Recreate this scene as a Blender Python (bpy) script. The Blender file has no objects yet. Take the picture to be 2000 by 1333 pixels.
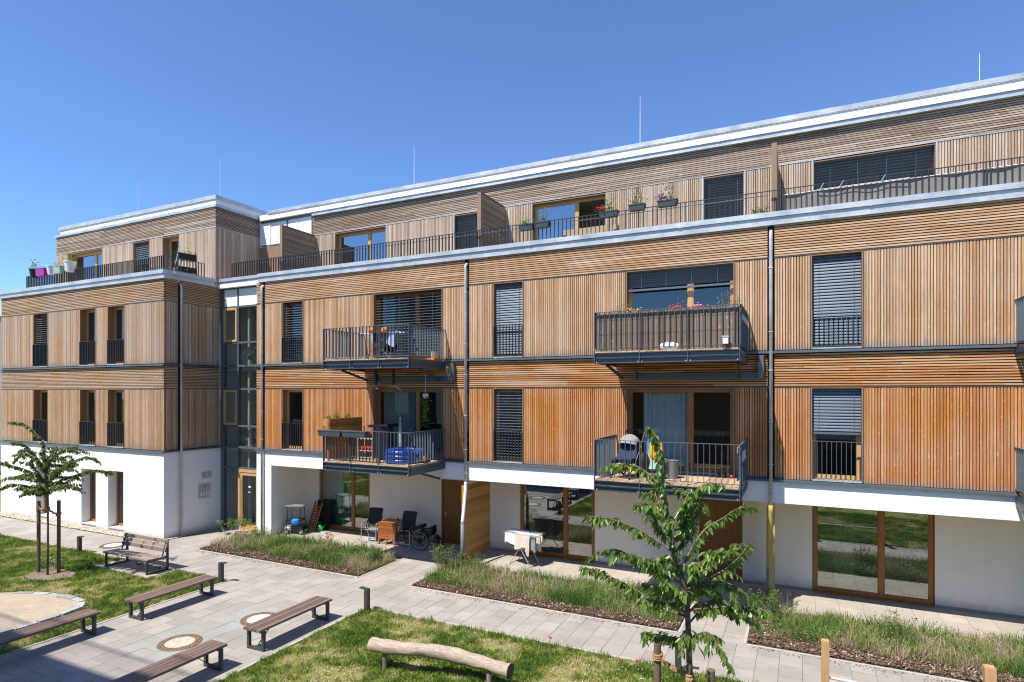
import bpy, math, random
import numpy as np
from mathutils import Vector, Matrix
random.seed(7); np.random.seed(7)
SC = bpy.context.scene
COL = SC.collection
R = math.radians

# ------------------------------------------------------------------ camera
YAW = math.atan2(0.4352, 0.9003)
CAMX, CAMY, CAMZ = 0.0, -15.27, 5.10
cam = bpy.data.cameras.new('camera'); cam_o = bpy.data.objects.new('camera', cam); COL.objects.link(cam_o)
cam.sensor_width = 36.0; cam.lens = 1162.6/2000*36.0; cam.shift_y = 0.0495
cam.clip_start = 0.05; cam.clip_end = 2000
cam_o.location = (CAMX, CAMY, CAMZ); cam_o.rotation_euler = (R(90), 0, YAW)
SC.camera = cam_o
# ------------------------------------------------------------------ world, sun, exposure
LX, LY, LZ = 0.44, 1.0, -1.8            # direction in which the sunlight travels
sun_el = math.atan2(-LZ, math.hypot(LX, LY))
world = bpy.data.worlds.new('World'); SC.world = world; world.use_nodes = True
nt = world.node_tree
sky = nt.nodes.new('ShaderNodeTexSky'); sky.sky_type = 'NISHITA'; sky.sun_disc = False
sky.sun_elevation = sun_el; sky.sun_rotation = math.atan2(-LX, -LY)
sky.altitude = 0; sky.air_density = 0.78; sky.dust_density = 0.0; sky.ozone_density = 10.0
nt.nodes['Background'].inputs['Strength'].default_value = 0.15
nt.links.new(sky.outputs[0], nt.nodes['Background'].inputs[0])
sl = bpy.data.lights.new('sun', 'SUN'); sl.energy = 4.7; sl.angle = R(0.53); sl.color = (1.0, 0.935, 0.85)
so = bpy.data.objects.new('sun', sl); COL.objects.link(so)
so.rotation_euler = Vector((LX, LY, LZ)).to_track_quat('-Z', 'Y').to_euler(); so.location = (-20, -40, 60)
vs = SC.view_settings
vs.view_transform = 'Standard'; vs.look = 'None'; vs.gamma = 1.0; vs.exposure = 0.64
vs.use_curve_mapping = False
SC.cycles.max_bounces = 8; SC.cycles.transparent_max_bounces = 16; SC.cycles.glossy_bounces = 4
SC.cycles.caustics_reflective = False; SC.cycles.caustics_refractive = False
SC.cycles.sample_clamp_indirect = 6.0; SC.cycles.filter_width = 1.15

# ------------------------------------------------------------------ helpers
def lin(c):
    return tuple((x/255/12.92 if x/255 <= 0.04045 else ((x/255+0.055)/1.055)**2.4) for x in c)
def tag(o, label=None, cat=None, group=None, kind=None):
    if label: o['label'] = label
    if cat: o['category'] = cat
    if group: o['group'] = group
    if kind: o['kind'] = kind
    return o
def empty(name, loc=(0,0,0), rz=0.0, label=None, cat=None, group=None):
    o = bpy.data.objects.new(name, None); COL.objects.link(o)
    o.empty_display_size = 0.2; o.location = loc; o.rotation_euler = (0, 0, rz)
    return tag(o, label, cat, group)
def link(name, me, parent=None, loc=(0,0,0), rot=(0,0,0), kind=None):
    o = bpy.data.objects.new(name, me); COL.objects.link(o)
    o.location = loc; o.rotation_euler = rot
    if parent is not None: o.parent = parent
    if kind: o['kind'] = kind
    return o
def copy_tree(o, parent=None):
    c = o.copy(); COL.objects.link(c); c.parent = parent
    for ch in list(o.children): copy_tree(ch, c)
    return c
BOXF = ((0,3,2,1),(4,5,6,7),(0,1,5,4),(1,2,6,5),(2,3,7,6),(3,0,4,7))
class MB:
    def __init__(s): s.v = []; s.f = []; s.mi = []; s.cur = 0
    def _f(s, fs):
        s.f.extend(fs); s.mi.extend([s.cur]*len(fs))
    def box(s, x0, x1, y0, y1, z0, z1):
        if x0 > x1: x0, x1 = x1, x0
        if y0 > y1: y0, y1 = y1, y0
        if z0 > z1: z0, z1 = z1, z0
        n = len(s.v)
        s.v += [(x0,y0,z0),(x1,y0,z0),(x1,y1,z0),(x0,y1,z0),(x0,y0,z1),(x1,y0,z1),(x1,y1,z1),(x0,y1,z1)]
        s._f([tuple(n+i for i in f) for f in BOXF]); return s
    def obb(s, c, ax, ay, az):
        c, ax, ay, az = Vector(c), Vector(ax), Vector(ay), Vector(az)
        n = len(s.v)
        for sx, sy, sz in ((-1,-1,-1),(1,-1,-1),(1,1,-1),(-1,1,-1),(-1,-1,1),(1,-1,1),(1,1,1),(-1,1,1)):
            s.v.append(tuple(c+ax*sx+ay*sy+az*sz))
        s._f([tuple(n+i for i in f) for f in BOXF]); return s
    def bar(s, p, q, w, h, up=(0,0,1)):
        p, q = Vector(p), Vector(q); d = (q-p); L = d.length; d.normalize()
        up = Vector(up)
        if abs(d.dot(up)) > 0.98: up = Vector((1,0,0))
        sd = d.cross(up).normalized(); u2 = sd.cross(d).normalized()
        return s.obb((p+q)/2, d*(L/2), sd*(w/2), u2*(h/2))
    def tube(s, pts, r, n=8, cap=True, closed=False):
        pts = [Vector(p) for p in pts]; m = len(pts)
        rr = r if isinstance(r, (list, tuple)) else [r]*m
        base = len(s.v); ref = None
        for i, p in enumerate(pts):
            a = pts[(i-1) % m] if (i > 0 or closed) else p
            b = pts[(i+1) % m] if (i < m-1 or closed) else p
            t = (b-a).normalized()
            if ref is None:
                ref = t.cross(Vector((0,0,1)))
                if ref.length < 1e-3: ref = t.cross(Vector((1,0,0)))
            ref = (ref - t*ref.dot(t)).normalized(); bn = t.cross(ref)
            for k in range(n):
                an = 2*math.pi*k/n
                s.v.append(tuple(p + ref*(math.cos(an)*rr[i]) + bn*(math.sin(an)*rr[i])))
        fs = []
        for i in range(m if closed else m-1):
            j = (i+1) % m
            for k in range(n):
                k2 = (k+1) % n
                fs.append((base+i*n+k, base+i*n+k2, base+j*n+k2, base+j*n+k))
        if cap and not closed:
            fs.append(tuple(base+k for k in reversed(range(n)))); fs.append(tuple(base+(m-1)*n+k for k in range(n)))
        s._f(fs); return s
    def lathe(s, c, prof, n=20, cap=True):
        base = len(s.v); m = len(prof)
        for r, z in prof:
            for k in range(n):
                a = 2*math.pi*k/n; s.v.append((c[0]+r*math.cos(a), c[1]+r*math.sin(a), c[2]+z))
        fs = []
        for i in range(m-1):
            for k in range(n):
                k2 = (k+1) % n
                fs.append((base+i*n+k, base+i*n+k2, base+(i+1)*n+k2, base+(i+1)*n+k))
        if cap:
            fs.append(tuple(base+k for k in reversed(range(n)))); fs.append(tuple(base+(m-1)*n+k for k in range(n)))
        s._f(fs); return s
    def prism(s, poly, z0, z1):
        n = len(s.v); m = len(poly)
        s.v += [(p[0],p[1],z0) for p in poly]+[(p[0],p[1],z1) for p in poly]
        fs = [tuple(n+i for i in reversed(range(m))), tuple(n+m+i for i in range(m))]
        for i in range(m):
            j = (i+1) % m; fs.append((n+i, n+j, n+m+j, n+m+i))
        s._f(fs); return s
    def quad(s, a, b, c, d):
        n = len(s.v); s.v += [tuple(a),tuple(b),tuple(c),tuple(d)]; s._f([(n,n+1,n+2,n+3)]); return s
    def sheet(s, fn, nu, nv):
        n = len(s.v)
        for j in range(nv+1):
            for i in range(nu+1): s.v.append(tuple(fn(i/nu, j/nv)))
        s._f([(n+j*(nu+1)+i, n+j*(nu+1)+i+1, n+(j+1)*(nu+1)+i+1, n+(j+1)*(nu+1)+i) for j in range(nv) for i in range(nu)])
        return s
    def mesh(s, name, mats, smooth=False):
        me = bpy.data.meshes.new(name); me.from_pydata(s.v, [], s.f)
        if not isinstance(mats, (list, tuple)): mats = [mats]
        for m in mats: me.materials.append(m)
        if len(mats) > 1: me.polygons.foreach_set('material_index', s.mi)
        if smooth: me.polygons.foreach_set('use_smooth', [True]*len(me.polygons))
        me.update(); return me
    def build(s, name, mats, parent=None, smooth=False, loc=(0,0,0), rot=(0,0,0), kind=None, label=None):
        o = link(name, s.mesh(name, mats, smooth), parent, loc, rot, kind)
        if label: o['label'] = label
        return o
def boxes_mesh(name, arr, mat):
    """arr N x 6 (x0,x1,y0,y1,z0,z1) -> one mesh of N boxes"""
    a = np.asarray(arr, dtype=float); n = len(a)
    ix = [(0,2,4),(1,2,4),(1,3,4),(0,3,4),(0,2,5),(1,2,5),(1,3,5),(0,3,5)]
    v = np.stack([a[:, list(i)] for i in ix], 1).reshape(-1, 3)
    f = (np.arange(n)[:,None,None]*8 + np.array(BOXF)[None]).reshape(-1, 4)
    return np_mesh(name, v, f, mat)
def np_mesh(name, v, f, mat, smooth=False):
    """v (n,3), f (m,k) constant k"""
    me = bpy.data.meshes.new(name); m, k = f.shape
    me.vertices.add(len(v)); me.vertices.foreach_set('co', np.asarray(v, dtype=np.float32).ravel())
    me.loops.add(m*k); me.loops.foreach_set('vertex_index', f.astype(np.int32).ravel())
    me.polygons.add(m); me.polygons.foreach_set('loop_start', (np.arange(m)*k).astype(np.int32))
    me.polygons.foreach_set('loop_total', np.full(m, k, dtype=np.int32))
    me.polygons.foreach_set('use_smooth', np.full(m, smooth, dtype=bool))
    me.materials.append(mat); me.update(calc_edges=True); me.validate(); return me

# ------------------------------------------------------------------ materials
class NG:
    def __init__(s, name):
        s.m = bpy.data.materials.new(name); s.m.use_nodes = True; s.t = s.m.node_tree
        s.b = s.t.nodes['Principled BSDF']; s.out = s.t.nodes['Material Output']
    def n(s, t, **kw):
        x = s.t.nodes.new(t)
        for k, v in kw.items(): setattr(x, k, v)
        return x
    def l(s, a, b): s.t.links.new(a, b)
    def pos(s, scale=(1,1,1), obj=False):
        g = s.n('ShaderNodeTexCoord').outputs['Object'] if obj else s.n('ShaderNodeNewGeometry').outputs['Position']
        mp = s.n('ShaderNodeMapping'); mp.inputs['Scale'].default_value = scale; s.l(g, mp.inputs[0]); return mp.outputs[0]
    def noise(s, vec, scale, detail=3, rough=0.55, dist=0):
        x = s.n('ShaderNodeTexNoise'); x.inputs['Scale'].default_value = scale; x.inputs['Detail'].default_value = detail
        x.inputs['Roughness'].default_value = rough; x.inputs['Distortion'].default_value = dist
        s.l(vec, x.inputs['Vector']); return x.outputs['Fac']
    def ramp(s, fac, stops):
        r = s.n('ShaderNodeValToRGB'); e = r.color_ramp.elements
        while len(e) < len(stops): e.new(0.5)
        for el, (p, c) in zip(e, stops): el.position = p; el.color = (*c, 1)
        s.l(fac, r.inputs[0]); return r.outputs[0]
    def rng(s, v, a, b, c=0.0, d=1.0):
        m = s.n('ShaderNodeMapRange'); 
        for i, x in zip((1,2,3,4), (a,b,c,d)): m.inputs[i].default_value = x
        s.l(v, m.inputs[0]); return m.outputs[0]
    def math(s, op, a, b):
        m = s.n('ShaderNodeMath', operation=op)
        for i, x in enumerate((a, b)):
            if isinstance(x, (int, float)): m.inputs[i].default_value = x
            else: s.l(x, m.inputs[i])
        return m.outputs[0]
    def mix(s, fac, a, b, blend='MIX'):
        m = s.n('ShaderNodeMix', data_type='RGBA', blend_type=blend)
        for sock, x in ((m.inputs[0], fac), (m.inputs[6], a), (m.inputs[7], b)):
            if isinstance(x, (int, float)): sock.default_value = x
            elif isinstance(x, tuple): sock.default_value = (*x, 1)
            else: s.l(x, sock)
        return m.outputs[2]
    def grey(s, v):
        c = s.n('ShaderNodeCombineColor')
        for i in range(3): s.l(v, c.inputs[i])
        return c.outputs[0]
    def bump(s, h, strength, dist=0.01):
        b = s.n('ShaderNodeBump'); b.inputs['Strength'].default_value = strength; b.inputs['Distance'].default_value = dist
        s.l(h, b.inputs['Height']); s.l(b.outputs[0], s.b.inputs['Normal'])
    def fin(s, col, rough=0.6, metal=0.0, spec=0.4):
        if isinstance(col, tuple): s.b.inputs['Base Color'].default_value = (*col, 1)
        else: s.l(col, s.b.inputs['Base Color'])
        if isinstance(rough, (int, float)): s.b.inputs['Roughness'].default_value = rough
        else: s.l(rough, s.b.inputs['Roughness'])
        s.b.inputs['Metallic'].default_value = metal; s.b.inputs['Specular IOR Level'].default_value = spec
        return s.m
def island(g): return g.n('ShaderNodeNewGeometry').outputs['Random Per Island']
def objrand(g): return g.n('ShaderNodeObjectInfo').outputs['Random']
def m_plain(name, c, rough=0.6, metal=0.0, var=0.12, scale=6.0, bump=0.0, bscale=60, spec=0.4, rnd=None, obj=False):
    g = NG(name); p = g.pos(obj=obj)
    f = g.rng(g.noise(p, scale, 4), 0.3, 0.7, 1-var, 1+var)
    if rnd == 'obj': f = g.math('MULTIPLY', f, g.rng(objrand(g), 0, 1, 1-var, 1+var))
    if rnd == 'isl': f = g.math('MULTIPLY', f, g.rng(island(g), 0, 1, 1-1.6*var, 1+1.6*var))
    if bump: g.bump(g.noise(p, bscale, 3), bump, 0.004)
    return g.fin(g.mix(1.0, c, g.grey(f), 'MULTIPLY'), rough, metal, spec)
def m_slat(name, tones, vertical, zbot=None, grey=(0.25,0.225,0.20), greymix=0.0, alongY=False):
    g = NG(name)
    sc = (70,70,2.2) if vertical else ((70,2.2,70) if alongY else (2.2,70,70))
    p = g.pos(sc); p1 = g.pos()
    n = len(tones)
    col = g.ramp(island(g), [(i/(n-1), t) for i, t in enumerate(tones)])
    grain = g.rng(g.noise(p, 1.0, 4, 0.6, 0.6), 0.3, 0.72, 0.74, 1.18)
    col = g.mix(1.0, col, g.grey(grain), 'MULTIPLY')
    kn = g.rng(g.noise(g.pos((26,26,9) if vertical else ((26,9,26) if alongY else (9,26,26))), 1.0, 1), 0.66, 0.75)
    col = g.mix(g.math('MULTIPLY', kn, 0.6), col, (0.70,0.54,0.38))
    kd = g.rng(g.noise(g.pos((31,31,12) if vertical else ((31,12,31) if alongY else (12,31,31))), 1.0, 1), 0.26, 0.19)
    col = g.mix(g.math('MULTIPLY', kd, 0.65), col, (0.10,0.05,0.025))
    big = g.rng(g.noise(p1, 0.7, 3), 0.35, 0.7)
    strk = g.rng(g.noise(g.pos((5,5,0.35) if vertical else (0.5,0.5,6)), 1.0, 4), 0.3, 0.72, 0.90, 1.08)
    col = g.mix(1.0, col, g.grey(strk), 'MULTIPLY')
    hs = g.n('ShaderNodeHueSaturation'); g.l(col, hs.inputs['Color']); g.l(g.rng(big, 0, 1, 1.10, 0.88), hs.inputs['Saturation']); g.l(g.rng(big, 0, 1, 0.96, 1.03), hs.inputs['Value']); col = hs.outputs[0]
    if greymix: col = g.mix(g.math('MULTIPLY', big, greymix), col, (0.30,0.265,0.235))
    if zbot is not None:
        sep = g.n('ShaderNodeSeparateXYZ'); g.l(p1, sep.inputs[0])
        h = g.math('ADD', sep.outputs[2], g.math('MULTIPLY', g.noise(g.pos((9,9,0.6)), 1.0, 3), -0.42))
        col = g.mix(g.rng(h, zbot-0.02, zbot-0.24, 0.0, 0.72), col, grey)
    g.bump(grain, 0.35, 0.003)
    return g.fin(col, 0.72, 0, 0.25)
M = {}
OR = [(0.433, 0.17, 0.06), (0.515, 0.225, 0.084), (0.567, 0.271, 0.112), (0.464, 0.189, 0.066), (0.628, 0.345, 0.164)]
TN = [(0.449, 0.254, 0.133), (0.541, 0.331, 0.189), (0.592, 0.389, 0.241), (0.49, 0.283, 0.15), (0.673, 0.49, 0.335)]
WN = [(0.391, 0.228, 0.128), (0.484, 0.301, 0.176), (0.546, 0.364, 0.229), (0.433, 0.257, 0.145), (0.597, 0.432, 0.295)]
GY = [(0.23, 0.162, 0.114), (0.34, 0.255, 0.19), (0.44, 0.348, 0.271), (0.28, 0.201, 0.144), (0.57, 0.485, 0.399)]
GV = [(0.4, 0.284, 0.195), (0.49, 0.377, 0.275), (0.56, 0.451, 0.351), (0.44, 0.328, 0.233), (0.62, 0.524, 0.432)]
M['v2'] = m_slat('larch_vertical_first_floor', OR, True, 3.07)
M['h2'] = m_slat('larch_horizontal_first_floor', OR[1:]+[(0.56,0.39,0.25)], False)
M['v3'] = m_slat('larch_vertical_second_floor', TN, True, 6.09)
M['h3'] = m_slat('larch_horizontal_second_floor', TN, False)
M['v4'] = m_slat('larch_vertical_penthouse', GV, True, None)
M['h4'] = m_slat('larch_horizontal_penthouse', GY, False)
M['v2w'] = m_slat('larch_vertical_wing_lower', WN, True, 3.07)
M['v3w'] = m_slat('larch_vertical_wing_upper', WN[1:]+[(0.58,0.48,0.39)], True, 6.09, greymix=0.35)
M['h3w'] = m_slat('larch_horizontal_wing', WN, False, greymix=0.3)
M['hs'] = m_slat('larch_horizontal_side', WN[:4], False, alongY=True)
M['hs4'] = m_slat('larch_horizontal_side_penthouse', GY[:4], False, alongY=True)
def m_wood(name, a, b, sc=(3,60,60), rough=0.5, rnd=None, bump=0.2, spec=0.35):
    g = NG(name); gr = g.noise(g.pos(sc, obj=False), 1.0, 4, 0.6, 0.8)
    col = g.ramp(gr, [(0.28, a), (0.7, b)])
    if rnd:
        r = g.rng(objrand(g) if rnd == 'obj' else island(g), 0, 1, 0.72, 1.22)
        col = g.mix(1.0, col, g.grey(r), 'MULTIPLY')
    g.bump(gr, bump, 0.002); return g.fin(col, rough, 0, spec)
M['frame'] = m_wood('oiled_window_frame', (0.25,0.095,0.026), (0.40,0.18,0.058), (50,50,3), 0.4)
M['frame_y'] = m_wood('pale_window_frame', (0.47,0.28,0.105), (0.60,0.39,0.17), (50,50,3), 0.4)
M['reveal'] = m_wood('reveal_board', (0.27,0.125,0.05), (0.42,0.215,0.095), (40,40,3), 0.6)
M['reveal_top'] = m_wood('weathered_reveal_board', (0.20,0.13,0.085), (0.32,0.22,0.15), (40,40,3), 0.7)
M['door'] = m_wood('door_veneer', (0.215,0.095,0.022), (0.29,0.135,0.035), (30,30,1.5), 0.5)
M['screen'] = m_wood('patio_screen_board', (0.40,0.19,0.045), (0.58,0.33,0.105), (50,3,50), 0.6, 'obj')
M['column'] = m_wood('painted_column', (0.45,0.33,0.09), (0.56,0.42,0.14), (40,40,2), 0.6)
def m_render(name, c):
    g = NG(name); p = g.pos(); f = g.rng(g.noise(p, 1.1, 4), 0.3, 0.7, 0.965, 1.02)
    f = g.math('MULTIPLY', f, g.rng(g.noise(g.pos((7,7,0.35)), 1.0, 4), 0.35, 0.75, 1.0, 0.955))
    sep = g.n('ShaderNodeSeparateXYZ'); g.l(p, sep.inputs[0]); n2 = g.noise(p, 5.0, 5, 0.7)
    d = g.rng(g.math('ADD', sep.outputs[2], g.math('MULTIPLY', n2, -0.36)), 0.10, -0.16, 0.0, 0.65)
    d2 = g.math('MULTIPLY', g.rng(g.noise(p, 18, 3), 0.62, 0.75), g.rng(sep.outputs[2], 0.9, 0.0, 0.0, 0.22))
    col = g.mix(1.0, c, g.grey(f), 'MULTIPLY'); col = g.mix(d, col, (0.33,0.30,0.26)); col = g.mix(d2, col, (0.40,0.37,0.32))
    g.bump(g.noise(p, 170, 3), 0.3, 0.004); return g.fin(col, 0.9, 0, 0.15)
M['white'] = m_render('white_render', (0.84,0.83,0.81))
M['beige'] = m_render('recess_render', (0.86,0.80,0.70))
M['plinth'] = m_plain('grey_plinth', (0.28,0.27,0.25), 0.9, 0, 0.15, 3)
M['soffit'] = m_plain('soffit', (0.80,0.78,0.74), 0.9, 0, 0.03)
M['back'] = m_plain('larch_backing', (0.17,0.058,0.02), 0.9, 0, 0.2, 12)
M['back_h'] = m_plain('backing_painted_shade', (0.030,0.016,0.010), 0.9)  # darker backing copy: shade between horizontal slats painted into the colour
def m_zinc(name, c, rough=0.38, metal=0.55, var=0.22):
    g = NG(name); p = g.pos(); n1 = g.noise(p, 1.3, 5, 0.65); n2 = g.noise(g.pos((3,3,14)), 2.0, 4)
    f = g.math('MULTIPLY', g.rng(n1, 0.3, 0.7, 1-var, 1+var), g.rng(n2, 0.3, 0.7, 0.9, 1.1))
    return g.fin(g.mix(1.0, c, g.grey(f), 'MULTIPLY'), g.rng(n1, 0.3, 0.7, rough-0.08, rough+0.15), metal, 0.5)
M['zinc'] = m_zinc('zinc_sheet', (0.46,0.49,0.52), 0.42, 0.25)
M['pipe'] = m_zinc('galvanised_pipe', (0.48,0.49,0.50), 0.45, 0.15, 0.3)
M['steel'] = m_plain('anthracite_steel', (0.06,0.076,0.092), 0.42, 0.0, 0.08, 5, spec=0.5)
M['steel_l'] = m_plain('grey_coated_steel', (0.095,0.115,0.133), 0.42, 0.0, 0.08, 5, spec=0.5)
M['rail'] = m_plain('dark_railing_steel', (0.035,0.042,0.05), 0.45, 0.0, 0.08, 5, spec=0.5)
M['blind'] = m_plain('blue_grey_blind', (0.115,0.145,0.175), 0.4, 0.25, 0.06, 3, spec=0.5)
M['blind_d'] = m_plain('dark_blind', (0.065,0.08,0.10), 0.4, 0.25, 0.06, 3, spec=0.5)
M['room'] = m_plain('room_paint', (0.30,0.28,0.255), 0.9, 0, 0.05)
M['room_d'] = m_plain('painted_dim_interior', (0.075,0.07,0.065), 0.9, 0, 0.05)  # darker copy of the room walls: indoor dimness painted into the colour
M['curtain'] = m_plain('pale_curtain', (0.72,0.76,0.75), 0.9, 0, 0.05)
M['stair'] = m_plain('stairwell_paint', (0.62,0.58,0.53), 0.9, 0, 0.05)
M['curtain_g'] = m_plain('green_grey_curtain', (0.27,0.34,0.32), 0.9, 0, 0.05)
M['wpipe'] = m_plain('white_plastic', (0.72,0.71,0.69), 0.4, 0, 0.03)
M['grey_pl'] = m_plain('grey_plastic', (0.17,0.18,0.185), 0.5, 0, 0.05)
M['black'] = m_plain('black_plastic', (0.016,0.017,0.019), 0.45, 0, 0.1)
M['brackets'] = m_plain('dark_bracket_steel', (0.06,0.068,0.075), 0.5, 0, 0.1)
def m_glass(name, tint=(0.80,0.85,0.85), f0=0.06):
    g = NG(name); g.t.nodes.remove(g.b)
    ge = g.n('ShaderNodeNewGeometry')
    dp = g.n('ShaderNodeVectorMath', operation='DOT_PRODUCT'); g.l(ge.outputs['Incoming'], dp.inputs[0]); g.l(ge.outputs['Normal'], dp.inputs[1])
    ca = g.math('ABSOLUTE', dp.outputs['Value'], 0.0)
    fr = g.math('ADD', g.math('MULTIPLY', g.math('POWER', g.math('SUBTRACT', 1.0, ca), 5.0), 1.0-f0), f0)
    tr = g.n('ShaderNodeBsdfTransparent'); tr.inputs[0].default_value = (*tint, 1)
    gl = g.n('ShaderNodeBsdfGlossy'); gl.inputs['Roughness'].default_value = 0.0; gl.inputs[0].default_value = (0.95,0.98,1,1)
    b = g.n('ShaderNodeBump'); b.inputs['Strength'].default_value = 0.03; b.inputs['Distance'].default_value = 0.02
    g.l(g.noise(g.pos(), 1.2, 1), b.inputs['Height']); g.l(b.outputs[0], gl.inputs['Normal'])
    mx = g.n('ShaderNodeMixShader'); g.l(fr, mx.inputs[0]); g.l(tr.outputs[0], mx.inputs[1]); g.l(gl.outputs[0], mx.inputs[2])
    g.l(mx.outputs[0], g.out.inputs[0]); return g.m
M['glass'] = m_glass('window_glass')
M['glass_r'] = m_glass('coated_window_glass', (0.60,0.70,0.66), 0.24)
M['glass_s'] = m_glass('sky_mirroring_glass', (0.5,0.58,0.62), 0.32)
# ================================================================== THE APARTMENT BUILDING
B = empty('apartment_building', (0,0,0), 0, 'long timber-clad apartment block with white ground floor and set-back penthouse storey', 'building')
class Wall:                      # a = along the wall, d = outwards from the wall face, z = up
    def __init__(s, o, kind):
        s.o = o; s.kind = kind   # 'S' faces -Y (a = X, o = Y of the face); 'E' faces +X (a = Y, o = X of the face)
    def bx(s, a0, a1, d0, d1, z0, z1):
        if s.kind == 'S': return (min(a0,a1), max(a0,a1), min(s.o-d0, s.o-d1), max(s.o-d0, s.o-d1), z0, z1)
        return (min(s.o+d0, s.o+d1), max(s.o+d0, s.o+d1), min(a0,a1), max(a0,a1), z0, z1)
    def p(s, a, d, z):
        return (a, s.o-d, z) if s.kind == 'S' else (s.o+d, a, z)
MAIN = Wall(0.0, 'S'); WING = Wall(-2.05, 'S'); SIDE = Wall(-19.69, 'E'); PENT = Wall(1.9, 'S'); WPENT = Wall(-0.09, 'S'); WPSIDE = Wall(-19.60, 'E')
RECESS = Wall(1.75, 'S'); GLAZ = Wall(0.18, 'S')
PIT, SW = 0.0565, 0.0405
backing = []; backing_h = []                      # boxes of the boarding behind the slats; backing_h has gap shade in its colour
def vslats(W, a0, a1, z0, z1, mat, skip=()):
    rows = []; n = max(1, round((a1-a0)/PIT)); p = (a1-a0)/n
    for i in range(n):
        a = a0 + i*p + (p-SW)/2; t = random.uniform(-0.002, 0.003)
        rows.append(W.bx(a, a+SW+random.uniform(-0.002,0.002), -0.028, t, z0+random.uniform(0,0.006), z1))
    link('slat_cladding', boxes_mesh('slat_cladding', rows, mat), B, kind='stuff')
    backing.append(W.bx(a0, a1, -0.06, -0.03, z0+0.002, z1+0.04))
def hslats(W, a0, a1, z0, z1, mat, seg=3.6):
    rows = []; n = max(1, round((z1-z0)/PIT)); p = (z1-z0)/n
    for i in range(n):
        z = z0 + i*p + (p-0.037)/2; a = a0; nxt = a0 + random.uniform(0.6, seg)
        while a < a1-1e-6:
            b = min(nxt, a1)
            if a1-b < 0.3: b = a1
            t = random.uniform(-0.002, 0.003); rows.append(W.bx(a, b-(0.003 if b < a1 else 0), -0.028, t, z, z+0.037+random.uniform(-0.002,0.002)))
            a = b; nxt = b + random.uniform(0.5*seg, 1.25*seg)
    link('slat_cladding', boxes_mesh('slat_cladding', rows, mat), B, kind='stuff')
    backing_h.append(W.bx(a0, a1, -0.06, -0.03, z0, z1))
def wall_holes(mb, W, a0, a1, z0, z1, d0, d1, holes):
    """boxes of a wall slab with rectangular openings (a0,a1,z0,z1)"""
    xs = sorted({a0, a1, *[h[0] for h in holes], *[h[1] for h in holes]}); xs = [x for x in xs if a0 <= x <= a1]
    for xa, xb in zip(xs, xs[1:]):
        hs = sorted([h for h in holes if h[0] < (xa+xb)/2 < h[1]], key=lambda h: h[2]); z = z0
        for h in hs:
            if h[2] > z: mb.box(*W.bx(xa, xb, d0, d1, z, h[2]))
            z = h[3]
        if z < z1: mb.box(*W.bx(xa, xb, d0, d1, z, z1))
BAL = {}
def baluster_mesh(h, along, mat, depth=0.046, th=0.010):
    k = (round(h,3), along, mat.name, depth, th)
    if k not in BAL:
        m = MB(); x, y = (th/2, depth/2) if along == 'X' else (depth/2, th/2)
        m.box(-x, x, -y, y, 0, h); BAL[k] = m.mesh('baluster', mat)
    return BAL[k]
def railing(parent, W, a0, a1, d, z0, z1, sp=0.12, mat=None, name='railing', post=None, mid=None, d2=None, cap=0.04, low=True, label=None):
    """rail mesh + baluster objects, in the plane d of wall W"""
    mat = mat or M['rail']; m = MB()
    m.box(*W.bx(a0, a1, d-cap/2, d+cap/2, z1-0.012, z1))
    o = m.build(name, mat, parent, label=label)
    if low: MB().box(*W.bx(a0, a1, d-cap/2+0.003, d+cap/2-0.003, z0, z0+0.012)).build('lower_rail', mat, o)
    for a in (post or ()): MB().box(*W.bx(a-0.006, a+0.006, d-0.03, d+0.03, z0-0.1, z1-0.013)).build('post', mat, o)
    me = baluster_mesh(z1-0.012-z0, 'X' if W.kind == 'S' else 'Y', mat)
    n = max(1, round((a1-a0)/sp))
    for i in range(n+1):
        a = a0 + (a1-a0)*i/n
        if post and min(abs(a-q) for q in post) < 0.025: continue
        link('baluster', me, o, W.p(a, d, z0))
    return o
def blind_mesh(W, a0, a1, z0, z1, d, pitch=0.075, tilt=35, w=0.075, bottom=True, cords=2):
    m = MB(); z = z1; c, s = math.cos(R(tilt))*w/2, math.sin(R(tilt))*w/2
    while z > z0+0.03:
        # curved slat of three strips with thickness
        pr = [(-c, s), (-c*0.3, s*0.35+0.006), (c*0.4, -s*0.3+0.006), (c, -s)]
        for (p0, q0), (p1, q1) in zip(pr, pr[1:]):
            m.quad(W.p(a0, d+p0, z+q0), W.p(a1, d+p0, z+q0), W.p(a1, d+p1, z+q1), W.p(a0, d+p1, z+q1))
        z -= pitch
    if bottom: m.box(*W.bx(a0, a1, d-0.03, d+0.03, z0-0.045, z0+0.005))
    for i in range(cords):
        a = a0 + (a1-a0)*(0.14+0.72*i/max(1,cords-1)); m.box(*W.bx(a-0.004, a+0.004, d+c+0.002, d+c+0.006, z0, z1))
    return m
def curtain(W, a0, a1, d, z0, z1, mat, parent, waves=None):
    L = a1-a0; waves = waves or max(3, int(L/0.11)); ph = random.uniform(0, 6)
    m = MB().sheet(lambda u, v: W.p(a0+u*L, d+0.028*math.sin(ph+u*waves*6.283)+0.012*math.sin(u*waves*2.3), z0+v*(z1-z0)), waves*7, 2)
    return m.build('curtain', mat, parent, smooth=True)
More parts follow.
